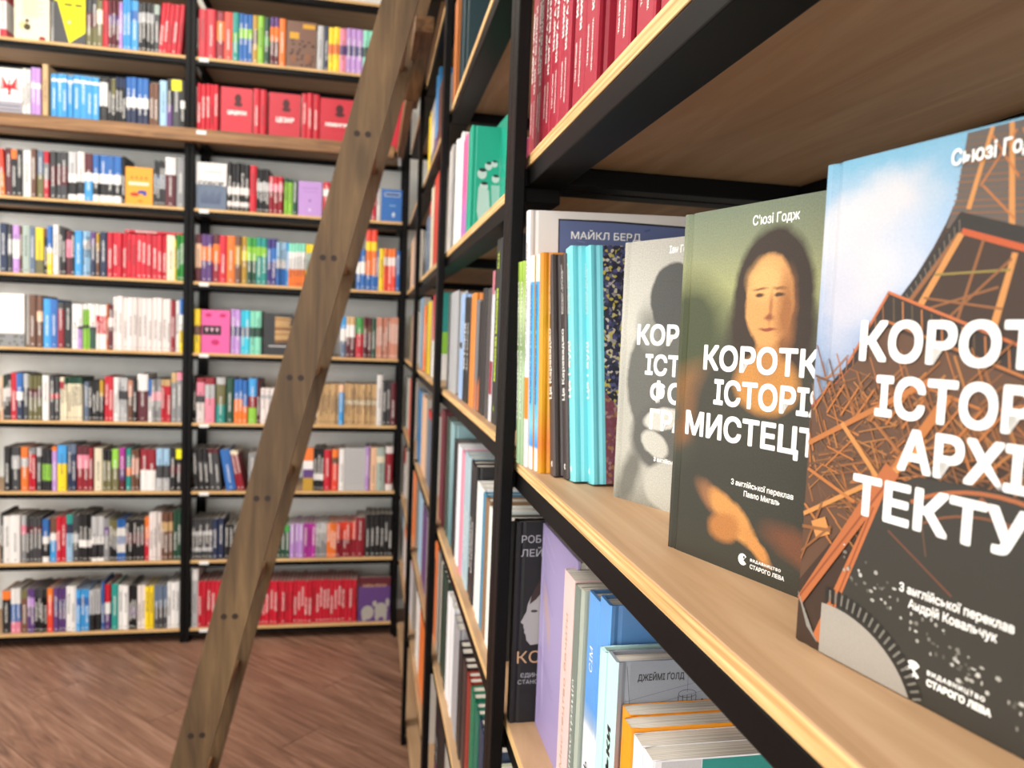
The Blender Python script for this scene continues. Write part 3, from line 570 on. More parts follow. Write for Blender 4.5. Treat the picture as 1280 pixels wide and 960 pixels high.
def face_art(kind, o, t, wd, h):
    """print on a far cover that faces the room; wd, h in metres; local front = +X face"""
    W_, H_ = wd*1000, h*1000; S_ = []
    def rc(x0, y0, x1, y1, c): S_.append(([(x0*W_, y0*H_), (x1*W_, y0*H_), (x1*W_, y1*H_), (x0*W_, y1*H_)], c))
    def el(cx, cy, rx, ry, c): S_.append((ell(cx*W_, cy*H_, rx*W_, ry*H_, 14), c))
    if kind == 'tree':
        for k in range(12): rc(.25, .93-k*.04, .85-.1*(k % 3), .94-k*.04, '#8a7d62')
        el(.28, .3, .13, .08, '#e8d99a'); el(.38, .27, .1, .07, '#4a4028'); el(.38, .4, .06, .04, '#4a4028'); el(.8, .05, .1, .05, '#9c2a3a')
    elif kind == 'yellow':
        S_.append(([(0, H_*.88), (0, H_), (W_, H_), (W_, H_*.26), (.5*W_, .02*H_), (.15*W_, .85*H_)], '#f6f000'))
        rc(.35, .78, .6, .83, '#6a6410'); rc(.68, .78, .9, .83, '#6a6410'); rc(.35, .72, .62, .735, '#8a8410'); rc(.35, .67, .9, .685, '#8a8410'); el(.5, .45, .05, .03, '#f4f0c0')
    elif kind == 'bird':
        rc(0, 0, 1, .32, '#a9a7b2'); rc(.15, .22, .95, .235, '#3f3d48'); rc(.1, .14, .95, .155, '#3f3d48')
        for sg in (-1, 1):
            for k in range(5): S_.append((beam((.62+sg*.04)*W_, .6*H_, (.62+sg*(.24+.02*k))*W_, (.84-.07*k)*H_, 7, 5), '#c2202c'))
        el(.62, .6, .06, .1, '#c2202c'); el(.62, .73, .035, .035, '#c2202c'); S_.append(([(.56*W_, .45*H_), (.68*W_, .45*H_), (.62*W_, .58*H_)], '#c2202c'))
    elif kind == 'orange':
        for k in range(4): el(.25+.17*k, .72, .035, .035, '#8a4a10')
        rc(.14, .52, .86, .60, '#f4e9c8'); el(.35, .27, .17, .05, '#c03020'); el(.62, .34, .17, .05, '#3a4aa0'); el(.72, .28, .07, .04, '#3a4aa0'); el(.55, .1, .1, .02, '#c06020')
    elif kind == 'white':
        for k in range(6): rc(.2, .9-k*.07, .8-.1*(k % 2), .908-k*.07, '#b4b6b8')
        for k in range(14): el(random.random(), random.uniform(.03, .2), .05, .025, '#6d6f68')
    elif kind == 'gold':
        rc(.55, .86, .95, .95, '#e0a72e'); rc(.12, .62, .42, .76, '#e0a72e')
        for k in range(26): el(random.uniform(.1, .95), random.uniform(.05, .6), .05, .02, '#3f2418')
        el(.25, .2, .1, .1, '#8a5a3c'); el(.72, .22, .1, .1, '#8a5a3c')
    elif kind.startswith('red'):
        el(.55, .78, .11, .10, '#4a141c'); el(.56, .66, .14, .05, '#4a141c'); el(.55, .70, .06, .06, '#4a141c')
        rc(.3, .36, .78, .365, '#8a1020'); rc(.35, .3, .7, .305, '#8a1020'); el(.5, .07, .05, .02, '#e8a0a8')
        tx, zz, cp, wd_ = {'red1': ('ЦИЦЕРОН', .45, .016, .60), 'red2': ('ЦЕЗАР', .39, .020, .56), 'red3': ('ХЕМІНГУЕЙ', .40, .014, .74)}.get(kind, ('', 0, 0, 0))
        if tx: put_text(o, 'title', tx, 'front', (1-wd_)/2*wd+.003, zz*h, cp, INK_W, width=wd_*wd, t=t, bold=.001)
    elif kind == 'blue':
        for k in range(9): S_.append((beam((.2+.07*k)*W_, .12*H_, (.18+.08*k)*W_, (.32+.04*(k % 3))*H_, 5, 2), '#39406c'))
        put_text(o, 'title', 'СОБОР', 'front', .08*wd, .52*h, .017, INK_G, width=.84*wd, t=t, bold=.0012)
        rc(.3, .8, .85, .815, '#8a8c90')
    elif kind == 'lilac': rc(.15, .8, .85, .815, '#8c62a8'); rc(.2, .7, .8, .71, '#8c62a8'); el(.5, .45, .05, .03, '#7c5298'); el(.5, .18, .05, .035, '#e8d8f0')
    elif kind == 'navy': rc(.15, .78, .9, .9, '#cfd8e4'); rc(.18, .8, .87, .88, '#28508c'); rc(.4, .48, .7, .52, '#8ab0d8'); el(.6, .22, .08, .08, '#c8d4e4')
    elif kind == 'pink':
        el(.25, .88, .12, .05, '#c8286c'); el(.75, .88, .12, .05, '#c8286c'); el(.5, .25, .15, .07, '#c8286c'); rc(.04, .42, .7, .64, '#22181e')
        for k in range(3): S_.append(([((.14+.18*k)*W_, .58*H_), ((.26+.18*k)*W_, .58*H_), ((.20+.18*k)*W_, .48*H_)], '#e8b8cc'))
    elif kind == 'photo':
        for k in range(16): S_.append((beam(.4*W_, (.3+.04*k)*H_, random.uniform(.85, 1)*W_, (.32+.038*k)*H_, 8, 5), random.choice(['#c9a36c', '#a87848', '#e0c898', '#7c5430'])))
        rc(.2, .2, .85, .23, '#c8c8c8')
    elif kind == 'elephant':
        for cx, cy, rx, ry in ((.3, .2, .2, .16), (.2, .1, .08, .1), (.72, .25, .2, .17), (.85, .12, .06, .12), (.6, .12, .07, .12), (.92, .42, .06, .1), (.52, .4, .07, .07)): el(cx, cy, rx, ry, '#b3ada4')
        put_text(o, 'title', 'ЛАЙЗА УЇНГЕР', 'front', .12*wd, .78*h, .012, INK_TAN, width=.76*wd, t=t, bold=.0006)
    elif kind == 'grey':
        for k in range(10): rc(.12, .9-.08*k, .88, .905-.08*k, '#8e8c8c')
    if S_: print_art(o, S_, t)
FACE_D = dict(tree='cream cover with small dark picture, facing out', yellow='dark cover with large bright yellow shape, facing out', bird='white cover with red double-winged emblem, facing out', orange='small orange cover with red and blue figures, facing out',
 white='white cover with grey photo strip, facing out', gold='brown patterned cover with gold patches, facing out', red1='red cover with small dark head, leftmost facing out', red2='red cover with dark bust, middle one facing out',
 red3='red cover with dark portrait, facing out beside ladder', plain='cover facing out', blue='white and blue cover facing out', lilac='plain lilac cover facing out', navy='blue cover with pale label, facing out',
 pink='pink cover with black box, facing out', photo='black cover with straw-coloured photo, facing out', elephant='dark purple cover with pale elephants, facing out', grey='grey text-covered cover facing out')
for (sh, side), row in BACK.items():
    z = LV[sh]; bay = 'left' if side == 'L' else 'right'; Ys = D+.012
    used_desc = {}
    for ent in row:
        bd = ent[3]; codes = [p[2] for p in parse(bd)]; ds = NAMES[codes[0]] if len(set(codes)) == 1 else NAMES[codes[0]]+' and '+NAMES[next(c for c in codes if c != codes[0])]
        used_desc[ds] = used_desc.get(ds, 0)+(0 if len(ent) > 5 and ent[5].startswith('F') else ent[2])
    cnt = {}
    for ent in row:
        x0, x1, n, bd, yt = ent[:5]; ex = ent[5] if len(ent) > 5 else ''
        codes = [p[2] for p in parse(bd)]; ds = NAMES[codes[0]] if len(set(codes)) == 1 else NAMES[codes[0]]+' and '+NAMES[next(c for c in codes if c != codes[0])]
        a = cross_at(x0, 'y', Ys, 'z', z).x; c = cross_at(x1, 'y', Ys, 'z', z).x
        lo_, hi_ = (PX+.024, .134) if side == 'R' else (-9, PX-.024)
        a = max(a, lo_); c = min(c, hi_)
        if ex.startswith('F'):
            wd = (c-a)-.001; h = min(on(x0+2, yt, 'y', Ys).z-z, .30); kind = ex[1:]
            ybase = Ys if sh != 'B' else Ys
            M = Matrix.Translation((a, ybase+.02, z+H)) @ Matrix.Rotation(-math.pi/2, 4, 'Z')
            bm_ = BookMesh(); t = .02
            bm_.add(t, h, wd, bd)
            me = bm_.mesh(); o = bpy.data.objects.new('book', me); COL.objects.link(o)
            # local +X -> world -Y (towards the room), local +Y -> world +X
            o.location = (a, Ys+t/2, z+H); o.rotation_euler = (0, 0, -math.pi/2)
            fd = FACE_D[kind] if kind != 'plain' else (NAMES[codes[0]]+' cover facing out')
            tag(o, f'{fd}, {SHELFSHORT[sh]}, {bay} back bookcase', 'book', 'books facing out in the back bookcases'); face_art(kind, o, t, wd, h); n_ind += 1
            continue
        tot = c-a; ws = [random.uniform(.85, 1.15) for _ in range(n)]; s_ = sum(ws); x = a
        for k in range(n):
            t = tot*ws[k]/s_; h = on((x0+x1)/2, yt, 'y', Ys).z-z; h = h*(1+random.uniform(-.012, .012)); h = max(.12, min(h, .285))
            dep = random.uniform(.13, .165); yo = random.uniform(-.003, .006)
            lean = float(ex[4:]) if ex.startswith('lean') else 0; la = math.atan2(lean/245, h) if lean else 0
            big = (x1-x0)/n >= MIN_PX
            lx = x+t/2
            idx = cnt.get(ds, 0)
            M = Matrix.Translation((lx, Ys+yo, z+H)) @ Matrix.Rotation(la, 4, 'Y')
            if la: M = Matrix.Translation((lx, Ys+yo, z+H+abs(math.sin(la))*t/2)) @ Matrix.Rotation(la, 4, 'Y')
            cnt[ds] = idx+1
            tt = t-.0006
            if big:
                bm_ = BookMesh(); bm_.add(tt, h, dep, bd); o = bpy.data.objects.new('book', bm_.mesh()); COL.objects.link(o); o.matrix_world = M
                tot_n = used_desc[ds]
                pos = '' if tot_n == 1 else (f', {ORD[idx]} of {NUM[tot_n]} from left' if tot_n <= 30 else f', {ORD[idx]} from left')
                tag(o, f'{ds} spine{pos}, {SHELFSHORT[sh]}, {bay} back bookcase', 'book', f'book spines on the {SHELFWORD[sh]} of the {bay} back bookcase'); n_ind += 1
                if ex == 'sticker' and k == n-1: add_sticker(o, tt, h)
            else:
                stuff.add(tt, h, dep, bd, M)
            x += t
# a red book lying on top of the red row
bm_ = BookMesh(); bm_.add(.012, .24, .14, 'RD'); o = bpy.data.objects.new('book', bm_.mesh()); COL.objects.link(o)
pa = on(156, 291, 'y', D+.02); o.matrix_world = Matrix.Translation((pa.x+.001, D+.014, LV['D']+H+(on(171, 292, 'y', D+.012).z-LV['D'])*1.014+.0065)) @ Matrix.Rotation(math.pi/2, 4, 'Y')
tag(o, 'red book lying flat on top of the red row, left back bookcase', 'book')

# ------------------------------------------------------------------ nearest bookcase, main shelf: three covers facing out
Z0 = LN[5]+H
def face_out(label, P, dirv, t, h, d, mat, **kw):
    dx, dy = dirv; l = math.hypot(dx, dy); dx, dy = dx/l, dy/l; rz = math.atan2(-dx, dy)
    nx, ny = math.cos(rz), math.sin(rz)                       # outward normal of the front cover
    return hard_book(label, (P[0]-nx*t/2, P[1]-ny*t/2, Z0), rz, t, h, d, mat, **kw)
G_FACE = 'large short-history books facing out on the nearest bookcase'
def logo(o, x, z, t, s=1.0, mat=INK_W):
    pts = ell(x, z, 3.6*s, 3.6*s, 22, 38, 325)+[(x+.6*s, z-.2*s)]
    print_art(o, [(pts, '#f4f3ee'), (ell(x+1.0*s, z+1.6*s, .8*s, .9*s, 8), '#4b4b44')], t, 'publisher_emblem')
# 1 --- art history: an olive landscape with a plain portrait (a generic stand-in for the painting)
M1 = painted('painted_portrait_cover', [(0, '#38362d'), (60, '#44463a'), (120, '#4f5242'), (150, '#6b6f4e'), (178, '#9a9c6c'), (200, '#84896a'), (226, '#6f7a64')],
 [(12, 148, 30, 34, 0, .35, '#43492f'), (150, 150, 26, 30, 0, .35, '#4a4c33'), (20, 112, 26, 14, 10, .5, '#7d5a35'), (18, 92, 9, 20, -30, .5, '#8a5c34'), (140, 112, 30, 10, -8, .5, '#6d5636'),
  (78, 88, 62, 66, 0, .12, '#3c3a30'), (78, 30, 92, 52, 0, .15, '#38372e'), (79, 168, 30, 44, 0, .08, '#35291f'), (79, 150, 33, 30, 0, .15, '#35291f'),
  (78, 118, 24, 18, 0, .15, '#b9803f'), (78, 136, 9.5, 16, 0, .2, '#b07a42'), (77, 168, 18, 27, 0, .07, '#cf9558'), (74, 180, 12, 11, 0, .5, '#dca868'), (90, 160, 6, 20, 0, .6, '#9a6336'),
  (70, 171, 3.6, 1.3, 0, .4, '#4a3220'), (84.5, 171, 3.6, 1.3, 0, .4, '#4a3220'), (70, 175, 5, .9, 4, .5, '#8a5c36'), (84.5, 175, 5, .9, -4, .5, '#8a5c36'),
  (78.8, 163, 1.6, 8, 0, .6, '#a86f40'), (78, 158, 3.6, 1.6, 0, .5, '#8a5230'), (77.5, 151, 6.4, 1.2, 0, .4, '#8c4630'),
  (40, 42, 15, 7, -35, .35, '#8a6040'), (58, 34, 23, 8.5, -32, .2, '#c38a4c'), (52, 26, 13, 9, 15, .25, '#a9703c'), (78, 21, 14, 4.2, -38, .3, '#c08448'), (112, 27, 26, 9, -12, .4, '#6e4630')], grain=.32)
b1 = face_out('olive cover with a dark-haired portrait and big white title, centre of the shelf', (.2062, .4741), (.0346, -.1045), .021, .2268, .160, M1, group=G_FACE)
T1 = .021
put_text(b1, 'title', 'КОРОТКА', 'front', .0260, .1248, .0149, INK_W, width=.1045, t=T1, bold=.00072)
put_text(b1, 'title', 'ІСТОРІЯ', 'front', .0368, .1032, .0149, INK_W, width=.0850, t=T1, bold=.00072)
put_text(b1, 'title', 'МИСТЕЦТВА', 'front', .0124, .0808, .0149, INK_W, width=.1345, t=T1, bold=.00072)
put_text(b1, 'author_name', "С'юзі Годж", 'front', .0610, .2134, .0056, INK_W, width=.0345, t=T1, bold=.00018)
put_text(b1, 'small_print', 'З англійської переклав', 'front', .0560, .0545, .0034, INK_W, width=.0475, t=T1, bold=.00010)
put_text(b1, 'small_print', 'Павло Мигаль', 'front', .0668, .0490, .0034, INK_W, width=.0275, t=T1, bold=.00010)
logo(b1, 69.0, 10.2, T1)
put_text(b1, 'publisher_name', 'ВИДАВНИЦТВО', 'front', .0750, .0108, .0016, INK_W, width=.0230, t=T1, bold=.0001, spacing=1.3)
put_text(b1, 'publisher_name', 'СТАРОГО ЛЕВА', 'front', .0750, .0065, .0024, INK_W, width=.0258, t=T1, bold=.00010)
# 2 --- architecture: iron lattice tower seen from below against the sky
M2 = painted('sky_and_iron_cover', [(0, '#35322c'), (60, '#3a352d'), (110, '#5e5a58'), (118, '#8794a8'), (150, '#8fa3c0'), (190, '#9fb4cc'), (226, '#6fa3bd')],
 [(20, 200, 18, 9, 25, .8, '#cfcccb'), (34, 178, 14, 8, -10, .8, '#d3cfcc'), (10, 188, 10, 12, 0, .8, '#c9c8cc'), (24, 165, 12, 9, 0, .9, '#c2c2c8'), (24, 185, 16, 22, 10, .8, '#c0c0c6'), (40, 205, 14, 10, 0, .8, '#c4c2c6'), (14, 160, 9, 16, 0, .8, '#b9bac6'), (48, 180, 8, 12, 0, .9, '#b4bccb')], grain=.15, warp=6)
b2 = face_out('cover with an orange-brown iron tower against blue sky, nearest to the camera', (.2065, .3166), (.0227, -.1064), .021, .2258, .160, M2, group=G_FACE)
S_ = []
IR, IR2, IR3, DK, DK2 = '#b5703a', '#c98a4c', '#8c5a34', '#3c2b20', '#2b2723'
S_.append(([(69.3, 225), (66.6, 200), (63.3, 192), (58.6, 183), (44, 160), (38.9, 166), (20.7, 134.6), (1, 114), (.5, .5), (159, .5), (159, 170), (130, 225)], DK))
S_.append(([(69.3, 225), (66.6, 200), (63.3, 190), (130, 170), (118, 225)], '#5c5550'))
random.seed(11)
for k in range(16):
    y = 226-3-k*2.3; S_.append((beam(69.5-k*.38, y, 120, y-6, .5), random.choice([IR3, '#74543a'])))
S_ += [(beam(79, 225, 72, 196, 1.6, 2), IR2), (beam(86, 225, 89, 188, 1.8, 2.2), IR2), (beam(98, 225, 108, 184, 1.6), IR2), (beam(79, 222, 90, 205, .8), IR), (beam(88, 222, 76, 204, .8), IR), (beam(77, 204, 90, 190, .8), IR), (beam(90, 222, 104, 196, .8), IR)]
S_.append(([(69, 195.5), (58, 180), (42, 160), (47, 159), (60, 172), (70, 187.5), (130, 166), (130, 174)], DK2))
S_.append((beam(70, 188, 130, 166.5, 2.4), '#b9552c')); S_.append((beam(69, 187, 47, 158.5, 2), IR3))
for k in range(14): S_.append((beam(44+k*1.9, 160+k*2.5, 46+k*1.8, 157.5+k*2.25, .5), '#6b6156'))
S_ += [(beam(70, 187, 50, 152, 2.6, 3), IR2), (beam(91, 178, 84, 145, 2.2, 3), IR2), (beam(79, 184, 70, 150, 1.2), IR3), (beam(52, 157, 86, 166, .9), IR3), (beam(56, 163, 88, 158, .9), IR3), (beam(60, 172, 90, 172, .9), '#8c7a3c'), (beam(62, 150, 90, 176, 1), IR3)]
# lower platform: a corner pointing at us
S_.append(([(38.9, 166), (20.7, 134.6), (1, 114), (1, 111), (20, 128), (40, 153), (99, 133), (159, 118), (159, 127), (99, 143)], '#302722'))
S_.append((beam(39, 166, 99, 143.5, 1.2), '#c06a3c')); S_.append((beam(39, 165, 20.7, 135, 1.2), '#c06a3c')); S_.append((beam(40, 153.5, 99, 133.5, 1.1), IR)); S_.append((beam(1, 113, 24, 133, 2.2), '#b5502c'))
for k in range(13): S_.append((beam(42+k*4.5, 163.5-k*1.72, 43+k*4.5, 153-k*1.5, .7), IR if k % 2 else '#5d4a34'))
for k in range(7): S_.append((beam(37-k*3.4, 160-k*4.6, 38-k*3.6, 151-k*4.4, .6), IR3))
S_.append(([(1, 113), (20.7, 131), (40, 151), (99, 132), (159, 117), (159, 98), (100, 104), (62, 100), (46, 90), (28, 66), (1, 30)], '#5e4230'))
# lattice field below the platform
for k in range(420):
    x = random.uniform(1, 110); y = random.uniform(62, 134)-x*.05; a = random.choice([.9, -.8, .35, 1.9, -.3]); l = random.uniform(8, 26)
    S_.append((beam(x, y, min(112, max(1, x+l*math.cos(a))), max(50, y+l*math.sin(a)*.8), random.uniform(.4, 1.1)), random.choice([IR3, '#8a5a34', '#a8703e', IR, '#6a4a34'])))
for k in range(11): S_.append((beam(3+k*8, 112-k*.4, 12+k*8, 126-k*.6, .9), IR)); S_.append((beam(12+k*8, 112-k*.5, 4+k*8, 127-k*.5, .9), IR3))
# big struts
S_ += [(beam(1, 96, 62, 130, 2.6), IR), (beam(1, 62, 44, 88, 2.2), IR2), (beam(2, 84, 30, 74, 1.6), IR), (beam(12, 70, 1, 40, 1.4), IR3), (beam(20, 108, 44, 84, 2.2), IR2),
       (beam(70, 124, 44, 84, 4.2), IR), (beam(62, 104, 44, 86, 3), IR2), (beam(16, 60, 8, 56, 8), IR2), (beam(18, 60, 1, 44, 1.2), IR3), (beam(18, 58, 1, 56, 1.6), IR3)]
S_.append((beam(48, 92, 1, 20, 8, 6), '#b2663a')); S_.append((beam(46, 84, 14, 5, 5, 5.5), '#bb6b3c')); S_.append((beam(46, 86, 2, 22, 1), '#8c4a2a')); S_.append((beam(40, 74, 16, 6, .8), '#8c4a2a'))
for k in range(9): S_.append((beam(1+k*1.4, 24-k*2.2, 8+k*.8, 9-k*.6, .5), '#8d8a82'))
# the arch: dark region, curved ribs, ring of small windows, pale sky under it
arc = [(44+66*math.sin(a), 28+58*math.cos(a)) for a in [math.radians(q) for q in range(0, 100, 8)]]
S_.append(([(46, 84), (60, 91), (90, 92), (159, 86), (159, 1), (30, 1), (18, 8)], '#35332d'))
for r_, c_, w_ in ((60, '#a8623a', 1.6), (50, '#7c4c32', 1.0)):
    pr = None
    for q in range(-35, 60, 6):
        p = (92+r_*math.sin(math.radians(q)), 36+r_*.9*math.cos(math.radians(q)))
        if pr: S_.append((beam(*pr, *p, w_), c_))
        pr = p
S_ += [(beam(48, 66, 78, 48, .9), '#6d4430'), (beam(60, 88, 66, 60, .8), '#5d4636'), (beam(86, 88, 100, 76, 2), '#8a5236')]
for k in range(90):
    x = random.uniform(26, 108); y = 50-(x-26)*.42+random.uniform(-9, 5)
    if y > 3: S_.append((ell(x, y, random.uniform(.4, 1.3), random.uniform(.4, 1.1), 5), random.choice(['#a9a79e', '#7d7b72', '#c4c2ba', '#5d5a52'])))
ring = [(22+44*math.sin(a), -6+38*math.cos(a)) for a in [math.radians(q) for q in range(-6, 92, 4)]]
S_.append(([(16, .6)]+[(22+44*math.sin(math.radians(q)), max(.6, -12+36*math.cos(math.radians(q)))) for q in range(-8, 71, 6)], '#a39d93'))
for q in range(-4, 74, 4):
    a = math.radians(q); p0 = (22+45*math.sin(a), -12+37*math.cos(a)); p1 = (22+51*math.sin(a), -12+44*math.cos(a))
    if p0[1] > .5: S_.append((beam(*p0, *p1, 1.9), '#23221f')); a2 = math.radians(q+2); S_.append((beam(22+46*math.sin(a2), -12+38*math.cos(a2), 22+50*math.sin(a2), -12+43*math.cos(a2), 1.0), '#77756c'))
S_ = [([(min(159.4, max(.9, x)), min(225.2, max(.4, z))) for x, z in p], c) for p, c in S_]
print_art(b2, S_, T1, step=1.2e-6)
TL_ = .00075
put_text(b2, 'title', 'КОРОТКА', 'front', .0270, .1372, .0160, INK_W, width=.1080, t=T1, bold=.00082, lift=TL_)
put_text(b2, 'title', 'ІСТОРІЯ', 'front', .0370, .1140, .0160, INK_W, width=.0880, t=T1, bold=.00082, lift=TL_)
put_text(b2, 'title', 'АРХІ', 'front', .0500, .0930, .0160, INK_W, width=.0530, t=T1, bold=.00082, lift=TL_)
put_text(b2, 'title', 'ТЕКТУРИ', 'front', .0285, .0700, .0160, INK_W, width=.1080, t=T1, bold=.00082, lift=TL_)
put_text(b2, 'author_name', "Сьюзі Годж", 'front', .0640, .2136, .0058, INK_W, width=.0360, t=T1, bold=.00022, lift=TL_)
put_text(b2, 'small_print', 'З англійської переклав', 'front', .0553, .0428, .0036, INK_W, width=.0470, t=T1, bold=.00012, lift=TL_)
put_text(b2, 'small_print', 'Андрій Ковальчук', 'front', .0600, .0373, .0036, INK_W, width=.0365, t=T1, bold=.00012, lift=TL_)
o_ = print_art(b2, [(ell(64.5, 13.2, 3.6, 3.6, 22, 38, 325)+[(65.1, 13.0)], '#f4f3ee')], T1+2*.0008, 'publisher_emblem')
put_text(b2, 'publisher_name', 'ВИДАВНИЦТВО', 'front', .0705, .0138, .0017, INK_W, width=.0235, t=T1, bold=.0001, spacing=1.3, lift=TL_)
put_text(b2, 'publisher_name', 'СТАРОГО ЛЕВА', 'front', .0705, .0095, .0025, INK_W, width=.0262, t=T1, bold=.00022, lift=TL_)
# 3 --- photography: grey cover, a dark rounded figure
M3 = painted('grey_photo_cover', [(0, '#8c8b80'), (40, '#b1afa4'), (100, '#aeada2'), (150, '#bfbdb2'), (226, '#b2afa5')],
 [(20, 22, 10, 30, -20, .4, '#6c6b63'), (40, 158, 16, 18, 0, .5, '#a3a198'), (54, 108, 42, 56, 0, .05, '#62625c'), (36, 150, 12, 16, 25, .5, '#84847b'), (60, 178, 25, 29, 0, .05, '#4b4b48'), (62, 60, 42, 30, 0, .1, '#5c5b56'),
  (70, 20, 32, 22, 0, .08, '#b5b3a8'), (56, 76, 22, 9, 12, .12, '#c6c4ba'), (48, 54, 16, 10, -25, .12, '#bdbbb0')], grain=.45)
b3 = face_out('pale grey cover with a dark rounded figure, left of the portrait cover', (.2191, .6302), (.0284, -.0607), .021, .2270, .160, M3, group=G_FACE)
put_text(b3, 'title', 'КОРОТКА', 'front', .0216, .1385, .0163, INK_W, width=.1130, t=T1, bold=.00082)
put_text(b3, 'title', 'ІСТОРІЯ', 'front', .0327, .1132, .0163, INK_W, width=.0930, t=T1, bold=.00082)
put_text(b3, 'title', 'ФОТО', 'front', .0400, .0905, .0163, INK_W, width=.0700, t=T1, bold=.00082)
put_text(b3, 'title', 'ГРАФІЇ', 'front', .0410, .0672, .0163, INK_W, width=.0780, t=T1, bold=.00082)
put_text(b3, 'author_name', 'Іан Гейдн Сміт', 'front', .0535, .2145, .0058, INK_W, width=.0450, t=T1, bold=.0003)
put_text(b3, 'small_print', 'З англійської переклала', 'front', .0480, .0400, .0034, INK_W, width=.0480, t=T1, bold=.0002)

# ------------------------------------------------------------------ main shelf: thin books with their spines to the aisle
G_MAIN = 'thin art books leaning together on the main shelf'
def spine_book(label, xn, yn, xf, htop, mat, dtop=0.0, yaw=0.0, d=.165, t=None, paper=False, spine_mat=None, group=G_MAIN, zrel=LN[5], xoff=0.0, Yset=None, side=0.0):
    """xn, yn = foot of the corner between spine and front cover; xf = column of the far edge of the spine; dtop = lean of the head away from us"""
    p = on(xn, yn, 'z', zrel) if Yset is None else cross_at(xn, 'y', Yset, 'z', zrel); X, Y = p.x+xoff, p.y
    if t is None: t = cross_at(xf, 'x', X, 'z', zrel).y-Y
    t = max(.006, min(.03, t)); lean = -math.atan2(dtop, htop)
    rz = RZ_R+yaw
    # local +X (front cover) -> world -Y ; origin at the middle of the spine foot
    org = Vector((X, Y, zrel+H)) - Matrix.Rotation(rz, 3, 'Z') @ Vector((t/2, 0, 0))
    org.z += abs(math.sin(lean))*t/2
    r = hard_book(label, org, rz, t, htop, d, mat, group=group, lean=lean, paper=paper, spine_mat=spine_mat, side_lean=side)
    return r, t
GREENM = two_tone('green_spine', [(0, '#93b089'), (.10, '#a9c49a'), (.13, '#7f9a62'), (.17, '#b3c98e'), (.20, '#8fb03a'), (.225, '#a3c24a')], noise=.01)
for i, (xn, xf, yn, lb) in enumerate(((647.2, 643.0, 573.5, 'far left light green spine beside the steel post on the main shelf'), (651.2, 647.4, 575.5, 'light green spine touching the tall white book'))):
    r, t = spine_book(lb, xn, yn, xf, .222, GREENM, d=.15, Yset=.796-.0118*i, t=.0115, side=.028)
    put_text(r, 'title', 'НАМАЛЮЙ РОСЛИНИ', 'spine', .05, .0024, .0052, INK_W, t=t, width=.15, bold=.0002, y0=-.0001)
WBM = two_tone('white_spine_orange', [(0, '#dcd6da'), (.052, '#dcd6da'), (.0525, '#e4820f'), (.097, '#e4820f'), (.0975, '#efe9ee'), (.24, '#f2eff0')], noise=0)
WBC = two_tone('white_big_cover', [(0, '#d7cfc9'), (.24, '#dcd5cf')], noise=0)
r, t = spine_book('tall white book with a blue picture panel behind the thin spines', 657, 581.5, 652.0, .274, WBC, yaw=math.radians(0), d=.205, spine_mat=WBM, Yset=.7705, t=.0135, side=.028)
put_text(r, 'title', 'ПРО ЩО РОЗПОВІДАЮТЬ КАРТИНИ', 'spine', .115, .0022, .0048, INK_G, t=t, width=.125, bold=.0001)
def wpt(px, py, Yp=.79):
    q = on(px, py, 'y', Yp); return q
S_ = [([(32, 30), (196, 30), (196, 262.5), (90, 266), (32, 266)], '#15161c'), ([(33.4, 31), (194, 31), (194, 260.5), (90, 264), (33.4, 264.5)], '#5f6b95')]
random.seed(4)
for k in range(70): S_.append((beam(*(lambda x, y: (x, y, x+random.uniform(6, 16), y+random.uniform(-2, 2)))(random.uniform(36, 176), random.uniform(40, 258)), random.uniform(.8, 2)), random.choice(['#7480aa', '#4d5a86', '#6b7a7c', '#8390b4', '#59688c'])))
print_art(r, S_, t, step=3e-6)
put_text(r, 'author_name', 'МАЙКЛ БЕРД', 'front', .046, .2455, .0076, INK_W, width=.078, t=t, bold=.0001, lift=.0009)
BLUEM = two_tone('white_blue_spine', [(0, '#eeecdc'), (.022, '#eeecdc'), (.026, '#3f8fdc'), (.048, '#7cc6ea'), (.075, '#48b4ea'), (.198, '#3aa0e0'), (.199, '#f1ece4'), (.24, '#f1ece4')], noise=.006)
ORC = two_tone('orange_cover', [(0, '#d9930c'), (.03, '#d9780c'), (.07, '#d99a10'), (.16, '#d69c14'), (.222, '#d98410')], noise=.02, scale=90)
for i, (xn, xf, yn, lb) in enumerate(((663.4, 658.4, 583.6, 'narrow white and blue spine next to the white book'), (669.6, 664.6, 586.4, 'narrow white and blue spine touching the orange cover'))):
    r, t = spine_book(lb, xn, yn, xf, .226, ORC, dtop=.002, d=.155, spine_mat=BLUEM, Yset=.759-.0115*i, t=.011, side=.028)
    put_text(r, 'title', 'МАЛЮВАННЯ НА СНІДАНОК', 'spine', .070, .0026, .0056, INK_BLUE, t=t, width=.126, bold=.0003, y0=-.0002)
r, t = spine_book('orange book with plain orange cover beside the dark brown spines', 674.5, 590, 671.5, .227, ORC, dtop=.003, d=.175, yaw=0, Yset=.736, t=.011, side=.028)
BLK = cover_mat('#3b3230', .42, .05); CYN = cover_mat('#6cc8d2', .36, .04); CYS = cover_mat('#7fdbe2', .36, .03); BLS = cover_mat('#4b4140', .42, .05)  # spine copies of both cover colours, painted lighter for the window light
MOS, nt_, b_ = newmat('mosaic_cover')
uvn = N(nt_, 'ShaderNodeUVMap', uv_map='uv'); vo = N(nt_, 'ShaderNodeTexVoronoi'); L(nt_, uvn.outputs[0], vo.inputs[0]); vo.inputs['Scale'].default_value = 330
rr = N(nt_, 'ShaderNodeSeparateColor'); L(nt_, vo.outputs['Color'], rr.inputs[0])
